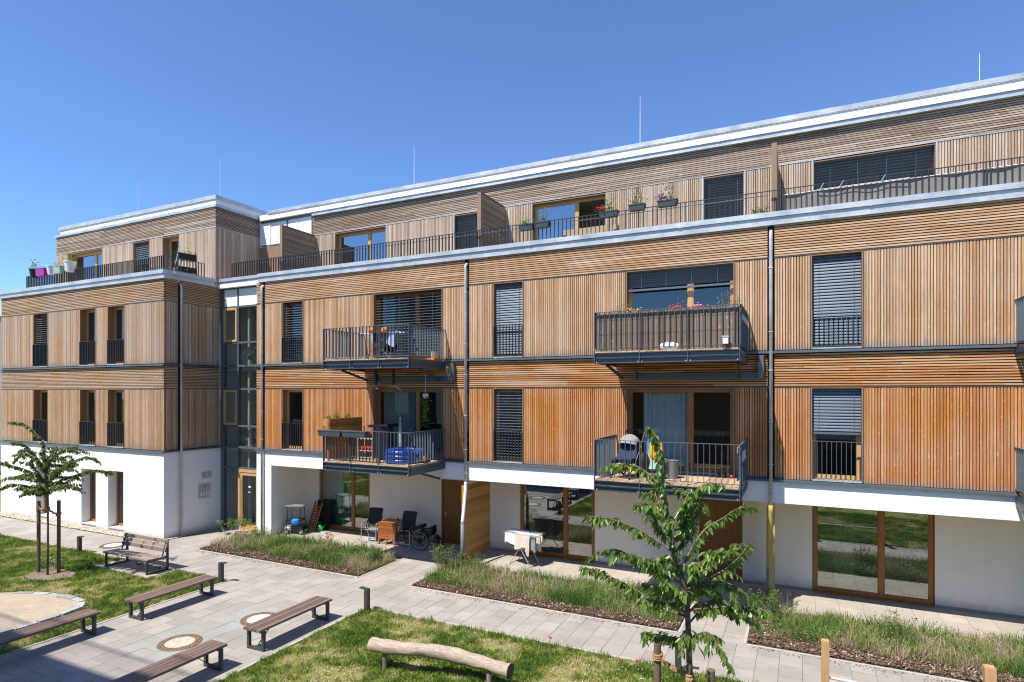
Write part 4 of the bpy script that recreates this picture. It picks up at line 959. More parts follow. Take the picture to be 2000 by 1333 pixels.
# ================================================================== THINGS IN THE COURTYARD
M['bench'] = m_wood('bench_slat', (0.125,0.082,0.066), (0.225,0.16,0.135), (60,4,60), 0.55, 'obj')
M['bench_b'] = m_wood('weathered_bench_slat', (0.20,0.15,0.125), (0.34,0.265,0.225), (4,60,60), 0.65, 'obj')
M['dsteel'] = m_plain('bench_steel', (0.05,0.056,0.06), 0.5, 0, 0.1)
def bench(loc, label):
    e = empty('bench', loc, 0, label, 'bench', 'backless benches around the paved square')
    sm = MB().box(-0.052,0.052,-1.0,1.0,0.405,0.45).mesh('slat', M['bench'])
    for k in range(4): link('slat', sm, e, (-0.174+k*0.116, 0, 0))
    for y in (-0.88, 0.88):
        m = MB(); w = 0.03
        for x in (-0.2, 0.2): m.box(x-w, x+w, y-w, y+w, 0.0, 0.395)
        m.box(-0.17, 0.17, y-w+0.002, y+w-0.002, 0.003, 0.055); m.box(-0.17, 0.17, y-w+0.002, y+w-0.002, 0.35, 0.403); m.build('leg_frame', M['dsteel'], e)
        s = 1 if y < 0 else -1
        MB().bar((0, y+s*0.02, 0.05), (0, y+s*0.42, 0.40), 0.02, 0.012).build('brace', M['dsteel'], e)
    return e
bench((-13.41,-6.03,0), 'backless slatted bench at the edge of the left lawn in front of a bollard')
bench((-13.53,-8.72,0), 'backless slatted bench beside the sandpit, cut by the left picture edge')
bench((-9.74,-8.66,0), 'backless slatted bench at the bottom picture edge, partly in shade')
bench((-9.68,-5.99,0), 'backless slatted bench on the paving at the edge of the centre lawn')
e = empty('bench', (-17.25,-4.5,0), 0, 'weathered wooden bench with backrest on a pad near the white corner', 'bench')
sm = MB().box(-1.03,1.03,-0.05,0.05,0.41,0.45).mesh('seat_slat', M['bench_b'])
for k in range(4): link('seat_slat', sm, e, (0, -0.30+k*0.118, 0.0+k*-0.006))
sm = MB().box(-1.0,1.0,-0.018,0.018,-0.05,0.05).mesh('back_slat', M['bench_b'])
for k in range(3): link('back_slat', sm, e, (0, 0.20+k*0.035, 0.58+k*0.115), (R(-14),0,0))
for x in (-0.93, 0.93):
    m = MB(); m.box(x-0.025,x+0.025,-0.33,-0.28,0,0.40); m.box(x-0.025,x+0.025,0.27,0.32,0,0.86); m.box(x-0.023,x+0.023,-0.28,0.27,0.003,0.05); m.box(x-0.023,x+0.023,-0.28,0.27,0.355,0.403)
    m.bar((x,0.14,0.42),(x,0.275,0.86),0.03,0.03,(0,1,0)); m.build('leg_frame', M['dsteel'], e)
# bollard lights
def bollard(loc, arm, label):
    e = empty('bollard_light', loc, 0, label, 'bollard', 'bollard lights along the paths')
    MB().box(-0.05,0.05,-0.05,0.05,0,0.50).build('post', M['dsteel'], e)
    m = MB(); x = 0.19*arm
    m.v += [(-0.05*arm,-0.05,0.50),(-0.05*arm,0.05,0.50),(x,-0.05,0.535),(x,0.05,0.535),(-0.05*arm,-0.05,0.53),(-0.05*arm,0.05,0.53),(x,-0.05,0.55),(x,0.05,0.55)]
    m._f([(0,1,3,2),(4,6,7,5),(0,2,6,4),(1,5,7,3),(2,3,7,6),(0,4,5,1)]); m.build('lamp_head', M['dsteel'], e)
    MB().box(min(0.06*arm,0.16*arm),max(0.06*arm,0.16*arm),-0.035,0.035,0.512,0.518).build('lens', M['wpipe'], e)
bollard((-20.5,-4.28,0), 1, 'dark bollard light on the left lawn between tree and backed bench')
bollard((-13.95,-4.31,0), 1, 'dark bollard light behind the bench at the left lawn corner')
bollard((-9.04,-4.30,0), -1, 'dark bollard light at the corner of the centre lawn')
bollard((-1.99,-4.20,0), 1, 'dark bollard light behind the trunk of the right tree')
# manhole covers
g = NG('cast_iron'); M['iron'] = g.fin(g.ramp(g.noise(g.pos(), 30, 4), [(0.3,(0.16,0.10,0.07)),(0.7,(0.33,0.24,0.18))]), 0.75, 0.2)
M['conc'] = m_plain('cover_concrete', (0.56,0.52,0.47), 0.9, 0, 0.18, 6)
M['conc_r'] = m_plain('rust_stained_concrete', (0.50,0.41,0.33), 0.9, 0, 0.25, 8)
def manhole(loc, label, inner):
    e = empty('manhole_cover', loc, 0, label, 'manhole cover')
    MB().lathe((0,0,0), [(0.41,-0.02),(0.41,0.006),(0.40,0.009),(0.275,0.009),(0.275,-0.02)], 40, False).build('iron_ring', M['iron'], e)
    MB().lathe((0,0,0), [(0.273,-0.02),(0.273,0.008)], 40).build('cover_plate', M[inner], e)
    rows = MB()
    for r, n in ((0.305,26),(0.345,30),(0.383,34)):
        for k in range(n):
            a = 6.283*k/n; rows.obb((r*math.cos(a), r*math.sin(a), 0.012), (0.013*math.cos(a),0.013*math.sin(a),0), (-0.019*math.sin(a),0.019*math.cos(a),0), (0,0,0.006))
    rows.build('stud', M['iron'], e, kind='stuff')
manhole((-20.5,-3.24,0.004), 'round manhole cover behind the backed bench', 'conc')
manhole((-11.34,-7.32,0.004), 'round manhole cover with rusty iron ring at the centre of the paved square', 'conc_r')
manhole((-10.90,-5.72,0.004), 'round manhole cover half hidden behind the bench beside the centre lawn', 'conc')
# balance log
M['log'] = m_wood('barkless_log', (0.25,0.19,0.14), (0.50,0.425,0.34), (4,38,38), 0.8, None, 0.8)
M['studs'] = m_plain('worn_iron', (0.10,0.065,0.048), 0.7, 0.2, 0.2, 20)
M['logend'] = m_plain('log_end', (0.085,0.066,0.05), 0.9, 0, 0.3, 20)
lg = empty('balance_log', (-5.8,-6.3,0), 0, 'crooked barkless balance log on short posts in the centre lawn', 'log')
q = [(-1.35,-0.17,0.42),(-1.1,-0.16,0.425),(-0.7,-0.10,0.43),(-0.35,-0.02,0.45),(0.0,0.10,0.42),(0.4,0.16,0.385),(0.8,0.16,0.37),(1.15,0.13,0.36),(1.38,0.11,0.36)]
qf = []
for a_ in range(len(q)-1):
    p0, p1, p2, p3 = [Vector(q[min(max(a_+k, 0), len(q)-1)]) for k in (-1,0,1,2)]
    for k in range(8):
        t = k/8; qf.append(0.5*((2*p1)+(p2-p0)*t+(2*p0-5*p1+4*p2-p3)*t*t+(3*p1-p0-3*p2+p3)*t**3))
qf.append(Vector(q[-1])); lm = MB(); NS = 28; lm.tube(qf, [0.118+0.010*math.sin(k*0.21)+0.005*math.sin(k*0.7) for k in range(len(qf))], NS, False)
for i_ in range(len(lm.v)):                                   # knots, flats and drying cracks
    r_, k_ = divmod(i_, NS); c_ = qf[r_]; v_ = Vector(lm.v[i_])-c_; an = 6.283*k_/NS
    f_ = 1+0.05*float(vnoise([r_*0.16],[k_*0.5],1.0,5)[0]-0.5)*2+0.03*float(vnoise([r_*0.5],[k_*1.0],1.0,6)[0]-0.5)*2
    if k_ in (5, 12, 17, 23) and 0.35 < float(vnoise([r_*0.12],[k_*3.1],1.0,8)[0]): f_ -= 0.05
    lm.v[i_] = tuple(c_+v_*f_)
lo = lm.build('log', M['log'], lg, smooth=True)
for k, s in ((0, -1), (-1, 1)):
    c = Vector(q[k]); MB().tube([c, c+Vector((s*0.004,0,0))], 0.112, 18).build('log_end', M['logend'], lg)
for x, y in ((-1.05,-0.16),(0.95,0.15)): MB().tube([(x,y,-0.05),(x,y,0.30)], 0.045, 10).build('support_post', M['bench_b'], lg)
# play rail with two square posts
M['postw'] = m_wood('squared_post', (0.42,0.235,0.10), (0.56,0.36,0.19), (50,50,4), 0.7)
pr = empty('play_rail', (1.43,-4.43,0), 0, 'two square timber posts joined by a metal bar at the lower right', 'play rail')
for x, s in ((-1.06,0.058),(1.06,0.068)):
    m = MB().box(x-s,x+s,-s,s,0,1.085); m.obb((x,0,1.093),(s-0.012,0,0),(0,s-0.012,0),(0,0,0.008)); m.build('post', M['postw'], pr)
MB().tube([(-1.0,0,0.50),(1.0,0,0.50)], 0.021, 10).build('metal_bar', M['pipe'], pr)

# ---- trees ----------------------------------------------------------------------------------
def m_leaf(name, stops, rough=0.32, trans=0.42):
    g = NG(name); at = g.n('ShaderNodeAttribute', attribute_name='dry'); col = g.ramp(at.outputs['Fac'], stops); g.fin(col, rough, 0, 0.5)
    tl = g.n('ShaderNodeBsdfTranslucent'); g.l(g.mix(0.5, col, (0.28,0.40,0.04)), tl.inputs[0]); mx = g.n('ShaderNodeMixShader'); mx.inputs[0].default_value = trans
    g.l(g.b.outputs[0], mx.inputs[1]); g.l(tl.outputs[0], mx.inputs[2]); g.l(mx.outputs[0], g.out.inputs[0]); return g.m
M['leaf'] = m_leaf('cherry_leaf', [(0,(0.07,0.145,0.028)),(0.5,(0.15,0.26,0.05)),(0.85,(0.25,0.35,0.08)),(1,(0.33,0.25,0.09))])
M['leaf_p'] = m_leaf('reddish_cherry_leaf', [(0,(0.055,0.105,0.025)),(0.5,(0.115,0.19,0.045)),(0.8,(0.14,0.18,0.05)),(0.92,(0.20,0.11,0.065)),(1,(0.22,0.10,0.07))])
M['leaf_b'] = m_leaf('shrub_leaf', [(0,(0.045,0.10,0.025)),(0.5,(0.10,0.175,0.05)),(0.85,(0.19,0.25,0.09)),(1,(0.34,0.30,0.16))], 0.55)
g = NG('cherry_bark'); p_ = g.pos((8,8,40)); M['bark'] = g.fin(g.ramp(g.noise(p_, 1.0, 4), [(0.3,(0.085,0.06,0.045)),(0.7,(0.235,0.18,0.135))]), 0.8, 0, 0.2)
M['stake'] = m_wood('round_stake', (0.10,0.068,0.048), (0.19,0.135,0.10), (40,40,3), 0.8)
M['rope'] = m_plain('coir_rope', (0.36,0.22,0.10), 0.9, 0, 0.25, 60)
LEAFV = np.array([[0,0,0],[0.5,0.38,0.05],[-0.5,0.38,0.05],[0,0.42,-0.06],[0.30,0.75,-0.02],[-0.30,0.75,-0.02],[0,1.0,-0.14]])
LEAFF = np.array([[0,1,3],[0,3,2],[3,1,4],[3,4,6],[2,3,5],[3,6,5]])
def leaf_arrays(P, D, L, Wd, roll=None):
    N = len(P); D = D/np.linalg.norm(D,axis=1,keepdims=True); rnd = np.random.normal(0,1,(N,3)); 
    up = np.array([0,0,1.0])+0.45*rnd; S = np.cross(D, up); S /= np.linalg.norm(S,axis=1,keepdims=True)+1e-9; U = np.cross(S, D)
    V = P[:,None,:]+(LEAFV[None,:,0:1]*Wd[:,None,None])*S[:,None,:]+(LEAFV[None,:,1:2]*L[:,None,None])*D[:,None,:]+(LEAFV[None,:,2:3]*L[:,None,None])*U[:,None,:]
    return V, S, D, U
def leaves(name, P, D, L, Wd, dry, mat, parent=None, kind='stuff'):
    P, D = np.asarray(P, float), np.asarray(D, float); V, *_ = leaf_arrays(P, D, L, Wd); N = len(P)
    me = np_mesh(name, V.reshape(-1,3), (np.arange(N)[:,None,None]*7+LEAFF[None]).reshape(-1,3), M[mat], True); attr(me, 'dry', np.repeat(np.clip(dry,0,1),7))
    return link(name, me, parent, kind=kind)
def make_tree(name, base, u0, v0, pxm, trunk, branches, label, leaf, mat, step, n_single, leader=(), tr=0.04, twig=1.0):
    rt = Vector((math.cos(YAW), math.sin(YAW), 0)); fw = Vector((-math.sin(YAW), math.cos(YAW), 0)); e = empty(name, base, 0, label, 'tree')
    T = lambda u, v, off=0: rt*((u-u0)/pxm)+Vector((0,0,(v0-v)/pxm))+fw*off
    tp = [T(*p) for p in trunk]; n = len(tp)
    MB().tube(tp, [tr*(1-0.82*i/(n-1)) for i in range(n)], 10).build('trunk', M['bark'], e, smooth=True)
    P, D = [], []
    def dress(pl, t0, dens):
        segs = [(a, b) for a, b in zip(pl, pl[1:])]; tot = sum((b-a).length for a, b in segs); s = 0
        for a, b in segs:
            l = (b-a).length; k = int(l/step)+1
            for j in range(k):
                t = (s+l*j/k)/tot
                if t < t0: continue
                for _ in range(dens):
                    d = (b-a).normalized(); q = a+(b-a)*((j+random.random())/k); pq = random.uniform(-1,1)
                    side = d.cross(Vector((0,0,1))).normalized()*random.choice((-1,1))
                    P.append(tuple(q+Vector((random.gauss(0,0.012),random.gauss(0,0.012),random.gauss(0,0.01))))); D.append(tuple(d*random.uniform(0.05,0.6)+side*random.uniform(0.05,0.6)+Vector((random.gauss(0,0.25),random.gauss(0,0.25),random.uniform(-1.3,-0.35)))))
            s += l
    for i, br in enumerate(branches):
        off = random.uniform(0.25,0.75)*(1 if i % 2 else -1); m = len(br); pl = []
        for j, p in enumerate(br): pl.append(T(p[0], p[1], off*(j/(m-1))**0.8))
        # rounder branch line
        fine = []
        for a in range(m-1):
            p0, p1, p2, p3 = pl[max(a-1,0)], pl[a], pl[a+1], pl[min(a+2,m-1)]
            for k in range(4):
                t = k/4; fine.append(0.5*((2*p1)+(p2-p0)*t+(2*p0-5*p1+4*p2-p3)*t*t+(3*p1-p0-3*p2+p3)*t**3))
        fine.append(pl[-1]); nn = len(fine)
        MB().tube(fine, [0.013*(1-0.8*k/(nn-1))+0.002 for k in range(nn)], 6).build('branch', M['bark'], e, smooth=True)
        dress(fine, 0.14, 2)
        for _ in range(3 if nn > 9 else 2):
            k = random.randint(int(nn*0.3), nn-2); a0 = fine[k]; dd = (fine[k+1]-fine[k]).normalized(); sd = dd.cross(Vector((0,0,1))).normalized()*random.choice((-1,1))
            ln_ = random.uniform(0.16,0.34)*twig; tw = [a0, a0+(dd*0.5+sd*0.6+Vector((0,0,0.15)))*ln_*0.5, a0+(dd*0.55+sd*0.8+Vector((0,0,-0.15)))*ln_]
            MB().tube(tw, [0.005,0.004,0.002], 5).build('twig', M['bark'], e, smooth=True); dress(tw, 0.1, 1)
    dress([T(*p) for p in leader], 0.0, 2)
    P, D = np.array(P), np.array(D); N = len(P); L = np.random.uniform(leaf*0.72, leaf*1.15, N); Wd = L*np.random.uniform(0.36,0.46,N); dry = np.clip(np.random.normal(0.45,0.22,N),0,1)
    fwv = np.array(fw); order = np.argsort(P@fwv) if n_single else np.arange(N); sg = order[:n_single]; rest = order[n_single:]
    if n_single:
        V, S, DD, U = leaf_arrays(P[sg], D[sg], L[sg], Wd[sg]); meshes = []
        for k in range(6):
            me = np_mesh('leaf', LEAFV.copy(), LEAFF, M[mat], True); attr(me, 'dry', np.full(7, 0.12+0.15*k)); meshes.append(me)
        for i in range(len(sg)):
            o = link('leaf', meshes[int(dry[sg[i]]*5.99)], e)
            mtx = Matrix.Identity(4)
            for c_, (vec, sc_) in enumerate(((S[i],Wd[sg[i]]),(DD[i],L[sg[i]]),(U[i],L[sg[i]]))):
                for r_ in range(3): mtx[r_][c_] = vec[r_]*sc_
            for r_ in range(3): mtx[r_][3] = P[sg[i]][r_]
            o.matrix_local = mtx
    leaves('foliage', P[rest], D[rest], L[rest], Wd[rest], dry[rest], mat, e)
    return e
z = lambda pts: [(1100+x*0.4, 800+y*0.4) for x, y in pts]
trunkR = [(1347,1577),(1347,1400),(1348,1333)]+z([(612,1100),(605,930),(575,800),(530,640),(505,480),(490,380),(470,200),(440,110),(410,85)])
brR = [z(b) for b in ([(525,650),(450,560),(410,480),(370,430),(310,420)],[(530,690),(450,640),(350,590),(250,560),(130,550)],[(560,790),(480,760),(400,700),(340,670),(285,655)],
 [(585,850),(500,830),(400,780),(300,740),(245,760)],[(600,920),(520,920),(430,890),(340,860)],[(605,1010),(500,1000),(380,930),(250,880),(125,850)],[(612,1110),(540,1100),(450,1070),(370,1050)],
 [(615,1160),(540,1150),(430,1130)],[(535,660),(560,560),(590,450),(620,360),(640,340)],[(540,640),(600,520),(650,430),(690,430)],[(545,700),(590,600),(600,520),(610,460)],[(580,780),(640,690),(720,600),(820,550),(900,510),(1000,505)],
 [(600,880),(680,810),(760,800),(830,850)],[(605,930),(720,870),(850,830),(950,780),(1030,720)],[(608,980),(720,930),(850,900),(950,920)],[(610,1050),(700,1000),(800,960),(880,1030),(960,1080),(1040,1130)],
 [(615,1120),(680,1060),(720,1110),(760,1190)],[(500,400),(440,330),(380,295),(310,298)],[(590,850),(640,770),(740,680),(770,650)],[(570,790),(540,740),(520,790),(560,830)],[(600,900),(560,860),(530,880)],[(610,960),(660,900),(740,890),(800,930)],[(612,1060),(560,1040),(510,1020)],[(608,1000),(680,960),(760,1000),(790,1010)],[(545,640),(560,540),(545,450),(560,400)],[(520,560),(480,470),(470,420),(490,370)],[(560,760),(620,720),(660,640),(680,600)],[(600,930),(650,880),(690,860),(720,800)],[(590,880),(530,850),(470,800),(430,760)],[(608,1010),(560,960),(500,930),(450,940)])]
make_tree('young_cherry_tree', (-1.21,-7.75,0), 1348, 1577, 159, trunkR, brR, 'young cherry tree with drooping glossy leaves in the right foreground', 0.108, 'leaf', 0.020, 300, trunkR[-7:], 0.045)
z = lambda pts: [(x*0.255, 800+y*0.255) for x, y in pts]
trunkL = z([(370,1280),(372,1000),(372,700),(365,560),(355,420),(350,330),(330,240),(250,160),(180,110),(75,100)])
brL = [z(b) for b in ([(365,500),(330,400),(280,320),(230,260),(170,250)],[(365,520),(280,440),(200,380),(100,350),(0,420)],[(365,560),(300,470),(150,400),(60,355)],[(365,580),(260,540),(150,510),(20,540)],[(365,620),(300,600),(150,570),(20,630)],
 [(368,680),(300,650),(180,640),(40,690)],[(365,480),(420,380),(500,310),(600,295),(730,315)],[(365,540),(450,450),(550,390),(620,400)],[(368,600),(460,500),(560,440),(690,440)],[(370,640),(450,580),(540,510),(640,490),(735,520)],
 [(372,690),(440,610),(560,570),(660,560),(745,580)],[(360,400),(400,330),(440,310)],[(365,560),(320,520),(280,500)],[(368,640),(400,560),(440,540),(500,520)],[(360,450),(400,420),(470,370),(520,350)],[(368,620),(330,560),(300,540),(260,480)],[(362,480),(390,400),(380,350),(400,300)],[(366,560),(400,500),(420,440),(430,400)],[(366,590),(330,500),(300,430),(310,380)],[(368,640),(420,600),(450,620),(490,640)],[(369,660),(330,640),(300,610),(280,580)],[(362,470),(340,430),(310,400),(290,410)],[(368,610),(410,570),(480,560),(520,540)],[(360,440),(390,440),(430,460),(450,450)],[(368,670),(390,640),(410,600),(400,560)])]
make_tree('young_cherry_tree', (-18.73,-6.04,0.02), 94, 1126, 70.6, trunkL, brL, 'young staked tree with arching reddish-green branches in front of the white wing wall', 0.10, 'leaf_p', 0.015, 0, trunkL[3:], 0.03, 1.5)
def stake(loc, h, label, grp):
    e = tag(MB().tube([(0,0,-0.1),(0.006,0,h*0.5),(0,0.004,h-0.012),(0,0.004,h)], [0.046,0.046,0.045,0.038], 12).build('tree_stake', M['stake'], None, loc=loc, smooth=False), label, 'stake', grp); return e
def rope(a, b, r1, r2, label):
    """coir tie wound round two poles"""
    a, b = Vector(a), Vector(b); e = empty('rope_tie', tuple(a), 0, label, 'rope'); d = (b-a)
    for c, r in ((Vector((0,0,0)), r1), (d, r2)):
        for k in range(3): MB().tube([c+Vector((math.cos(t)*(r+0.01), math.sin(t)*(r+0.01), -0.03+k*0.028+0.012*math.sin(t))) for t in np.linspace(0,6.283,14,endpoint=False)], 0.013, 6, closed=True).build('loop', M['rope'], e)
    tw = []
    for s in range(17):
        t = s/16; tw.append(d*t+Vector((0.012*math.sin(t*20),0.012*math.cos(t*20),-0.05*math.sin(t*math.pi))))
    MB().tube(tw, 0.016, 7).build('strand', M['rope'], e); tw2 = [p+Vector((0,0,0.024)) for p in tw]; MB().tube(tw2, 0.014, 7).build('strand', M['rope'], e)
G1 = 'stakes of the left tree'; G2 = 'stakes of the right tree'
stake((-19.28,-5.99,0), 2.03, 'round brown stake left of the trunk of the left tree', G1); stake((-18.66,-5.80,0), 2.06, 'round brown stake right of the trunk of the left tree', G1)
rope((-19.28,-5.99,1.84), (-18.73,-6.03,1.82), 0.046, 0.03, 'light rope tie between left stake and trunk of the left tree'); rope((-18.66,-5.80,1.68), (-18.72,-6.03,1.86), 0.046, 0.03, 'brown rope tie between trunk and right stake of the left tree')
stake((-1.62,-7.70,0), 1.93, 'round brown stake left of the trunk of the right tree', G2); stake((-0.92,-8.1,0), 1.90, 'round brown stake right of the trunk of the right tree', G2)
rope((-1.62,-7.70,1.77), (-1.22,-7.76,1.62), 0.046, 0.035, 'coir rope tie from left stake to trunk of the right tree'); rope((-0.92,-8.1,1.45), (-1.20,-7.78,1.58), 0.046, 0.035, 'coir rope tie from trunk to right stake of the right tree')

# ---- shrubs and small plants ----------------------------------------------------------------
M['stem'] = m_plain('woody_stem', (0.20,0.145,0.10), 0.9, 0, 0.2, 20); M['stem_p'] = m_plain('pale_stem', (0.52,0.47,0.38), 0.9, 0, 0.2, 20)
def shrub(loc, rx, ry, h, nst, label, leafn=420, size=0.05, mat='leaf_b', stem='stem', lowbare=0.25, cat='shrub', dry=0.45):
    e = empty('shrub', loc, 0, label, cat); P, D = [], []
    for k in range(nst):
        a = random.uniform(0,6.283); q = math.sqrt(random.random()); b = Vector((rx*0.55*q*math.cos(a), ry*0.55*q*math.sin(a), 0)); t = Vector((rx*q*math.cos(a), ry*q*math.sin(a), h*random.uniform(0.7,1.0)))
        m = (b+t)/2+Vector((random.gauss(0,0.03),random.gauss(0,0.03),0)); MB().tube([b,m,t],[0.007,0.005,0.003],5).build('stem', M[stem], e)
        for _ in range(leafn//nst):
            s = random.uniform(lowbare,1.02); c = b.lerp(m,s*2) if s < 0.5 else m.lerp(t,s*2-1); an = random.uniform(0,6.283)
            P.append(tuple(c+Vector((random.gauss(0,0.04),random.gauss(0,0.04),random.gauss(0,0.02))))); D.append((math.cos(an),math.sin(an),random.uniform(-0.3,0.9)))
    N = len(P); L = np.random.uniform(size*0.6,size*1.3,N); leaves('foliage', P, D, L, L*0.55, np.random.normal(dry,0.22,N), mat, e); return e
shrub((-18.0,-0.55,0), 0.75, 0.42, 0.62, 26, 'green shrub with bare pale stems in front of the glazed entrance door', 900, 0.06, stem='stem_p', lowbare=0.72)
shrub((-16.9,-0.35,0), 0.45, 0.3, 0.4, 9, 'low green weeds at the foot of the white pier', 260, 0.05)
shrub((-8.95,-0.95,0), 0.55, 0.45, 0.85, 18, 'leafy shrub with dry stems at the corner of the middle planting bed', 620, 0.06, lowbare=0.3)
shrub((-8.35,-0.55,0), 0.4, 0.3, 0.5, 8, 'small leafy plant beside the downpipe foot', 260, 0.06)
shrub((-0.55,-0.8,0), 0.55, 0.45, 0.72, 16, 'bushy green shrub at the left corner of the right planting bed', 760, 0.06)
shrub((-11.5,-1.0,0), 0.35, 0.4, 0.45, 8, 'low leafy plant at the right end of the left planting bed', 300, 0.06)
shrub((-3.6,-1.2,0), 0.7, 0.5, 0.5, 14, 'green clump behind the leaves of the right tree in the middle bed', 420, 0.05)
shrub((1.9,-1.2,0), 0.5, 0.4, 0.62, 10, 'leggy green plant in the middle of the right planting bed', 260, 0.05, lowbare=0.5)
shrub((4.0,-1.3,0), 0.5, 0.4, 0.6, 10, 'green plants at the right end of the right planting bed', 320, 0.05)
shrub((-14.2,-0.35,0), 0.6, 0.25, 0.42, 10, 'leafy weeds at the patio edge of the left planting bed', 300, 0.05); shrub((-12.6,-0.5,0), 0.5, 0.25, 0.4, 9, 'leafy weeds near the patio table in the left planting bed', 260, 0.05)
def dry_stems(loc, rx, ry, h, n, label):
    x = loc[0]+np.random.uniform(-rx,rx,n); y = loc[1]+np.random.uniform(-ry,ry,n)
    tag(blades('dry_stems', x, y, np.full(n,0.02), h*np.random.uniform(0.6,1.1,n), np.full(n,0.010), 0.35*np.random.rand(n), np.clip(np.random.normal(0.86,0.1,n),0,1), 'weed'), label, 'dry plants')
dry_stems((-8.3,-1.0), 0.7, 0.6, 0.55, 160, 'brown dry stems around the corner shrub of the middle bed'); dry_stems((-0.45,-0.15), 0.35, 0.2, 0.5, 40, 'dry stalks at the foot of the yellow column')
dry_stems((3.0,-1.3), 1.6, 0.6, 0.5, 120, 'pale dry stalks among the weeds of the right planting bed'); dry_stems((-5.8,-0.9), 1.9, 0.55, 0.42, 150, 'brown seed heads standing in the middle planting bed')
M['red'] = m_plain('red_petal', (0.62,0.05,0.02), 0.6, 0, 0.1); M['yellow'] = m_plain('yellow_fabric', (0.72,0.46,0.015), 0.6, 0, 0.12)
def poppy(loc, label):
    e = empty('poppy', loc, 0, label, 'flower'); MB().tube([(0,0,0),(0.01,0,0.2),(0.015,0,0.33)], 0.003, 5).build('stalk', M['stem'], e)
    for k in range(4):
        a = k*1.571; MB().sheet(lambda u, v: (0.015+(0.006+0.028*v)*math.cos(a+(u-0.5)*1.7), (0.006+0.028*v)*math.sin(a+(u-0.5)*1.7), 0.33+0.03*v+0.008*math.sin(u*9)), 4, 2).build('petal', M['red'], e)
poppy((-4.35,-4.6,0), 'red poppy in the lawn right of the log'); poppy((-2.6,-4.85,0), 'red poppy left of the right tree stake')
# ================================================================== HOUSEHOLD THINGS ON PATIOS, BALCONIES AND TERRACES
M['alu'] = m_plain('aluminium', (0.55,0.56,0.57), 0.35, 0.6, 0.05); M['mesh'] = m_plain('charcoal_mesh_fabric', (0.028,0.029,0.034), 0.8, 0, 0.1)
M['mesh_g'] = m_plain('grey_mesh_fabric', (0.20,0.215,0.235), 0.8, 0, 0.1)
M['teak'] = m_wood('teak_board', (0.30,0.085,0.022), (0.46,0.155,0.045), (4,50,50), 0.5, 'obj'); M['oak'] = m_wood('orange_board', (0.33,0.13,0.03), (0.48,0.22,0.055), (40,4,40), 0.6, 'obj')
M['cloth'] = m_plain('white_laundry', (0.76,0.73,0.69), 0.9, 0, 0.05); M['cloth_b'] = m_plain('blue_striped_laundry', (0.18,0.30,0.50), 0.9, 0, 0.2, 30); M['cloth_c'] = m_plain('cream_laundry', (0.62,0.55,0.46), 0.9, 0, 0.08); M['cloth_d'] = m_plain('black_laundry', (0.012,0.014,0.022), 0.9); M['cloth_l'] = m_plain('pale_blue_laundry', (0.34,0.40,0.58), 0.9, 0, 0.1)
M['blue'] = m_plain('blue_vinyl', (0.012,0.07,0.42), 0.3, 0, 0.35, 9, spec=0.6); M['navy'] = m_plain('navy_fabric', (0.02,0.035,0.075), 0.8); M['sky_b'] = m_plain('bright_blue_fabric', (0.02,0.17,0.55), 0.7)
M['green'] = m_plain('bright_green_plastic', (0.04,0.45,0.05), 0.35); M['mint'] = m_plain('pale_green_fabric', (0.30,0.42,0.35), 0.8); M['orange'] = m_plain('orange_plastic', (0.75,0.16,0.03), 0.5)
M['grey_f'] = m_plain('light_grey_fabric', (0.27,0.265,0.26), 0.85, 0, 0.18); M['purple'] = m_plain('magenta_plastic', (0.34,0.02,0.25), 0.4); M['violet'] = m_plain('violet_petal', (0.20,0.03,0.30), 0.6); M['pink'] = m_plain('pink_petal', (0.65,0.25,0.28), 0.6); M['yel_p'] = m_plain('yellow_petal', (0.75,0.45,0.04), 0.6)
M['potgrey'] = m_plain('slate_planter', (0.055,0.07,0.085), 0.5, 0, 0.1); M['reed'] = m_slat('reed_mat', [(0.15,0.10,0.07),(0.25,0.185,0.14),(0.34,0.265,0.21),(0.20,0.14,0.10)], True)
M['shade'] = m_plain('grey_brown_screen_fabric', (0.25,0.23,0.215), 0.9, 0, 0.12, 2); M['wicker'] = m_plain('tan_cushion', (0.42,0.31,0.20), 0.9, 0, 0.08); M['wick_d'] = m_plain('dark_wicker', (0.06,0.045,0.035), 0.8); M['lime'] = m_plain('lime_paint', (0.45,0.55,0.02), 0.4)
def cushion(m, c, rx, ry, rz, n=10):
    """rounded pillow-like lump"""
    m.lathe(c, [(0.001,-rz)]+[(math.cos(t)**0.6, math.sin(t)) and (rx*max(0.02,math.cos(t))**0.5, rz*math.sin(t)) for t in np.linspace(-1.35,1.35,7)]+[(0.001,rz)], n, False)
    if abs(rx-ry) > 1e-6:
        k = len(m.v)-9*n
        for i in range(k, len(m.v)):
            x, y, zz = m.v[i]; m.v[i] = (x, c[1]+(y-c[1])*ry/rx, zz)
    return m
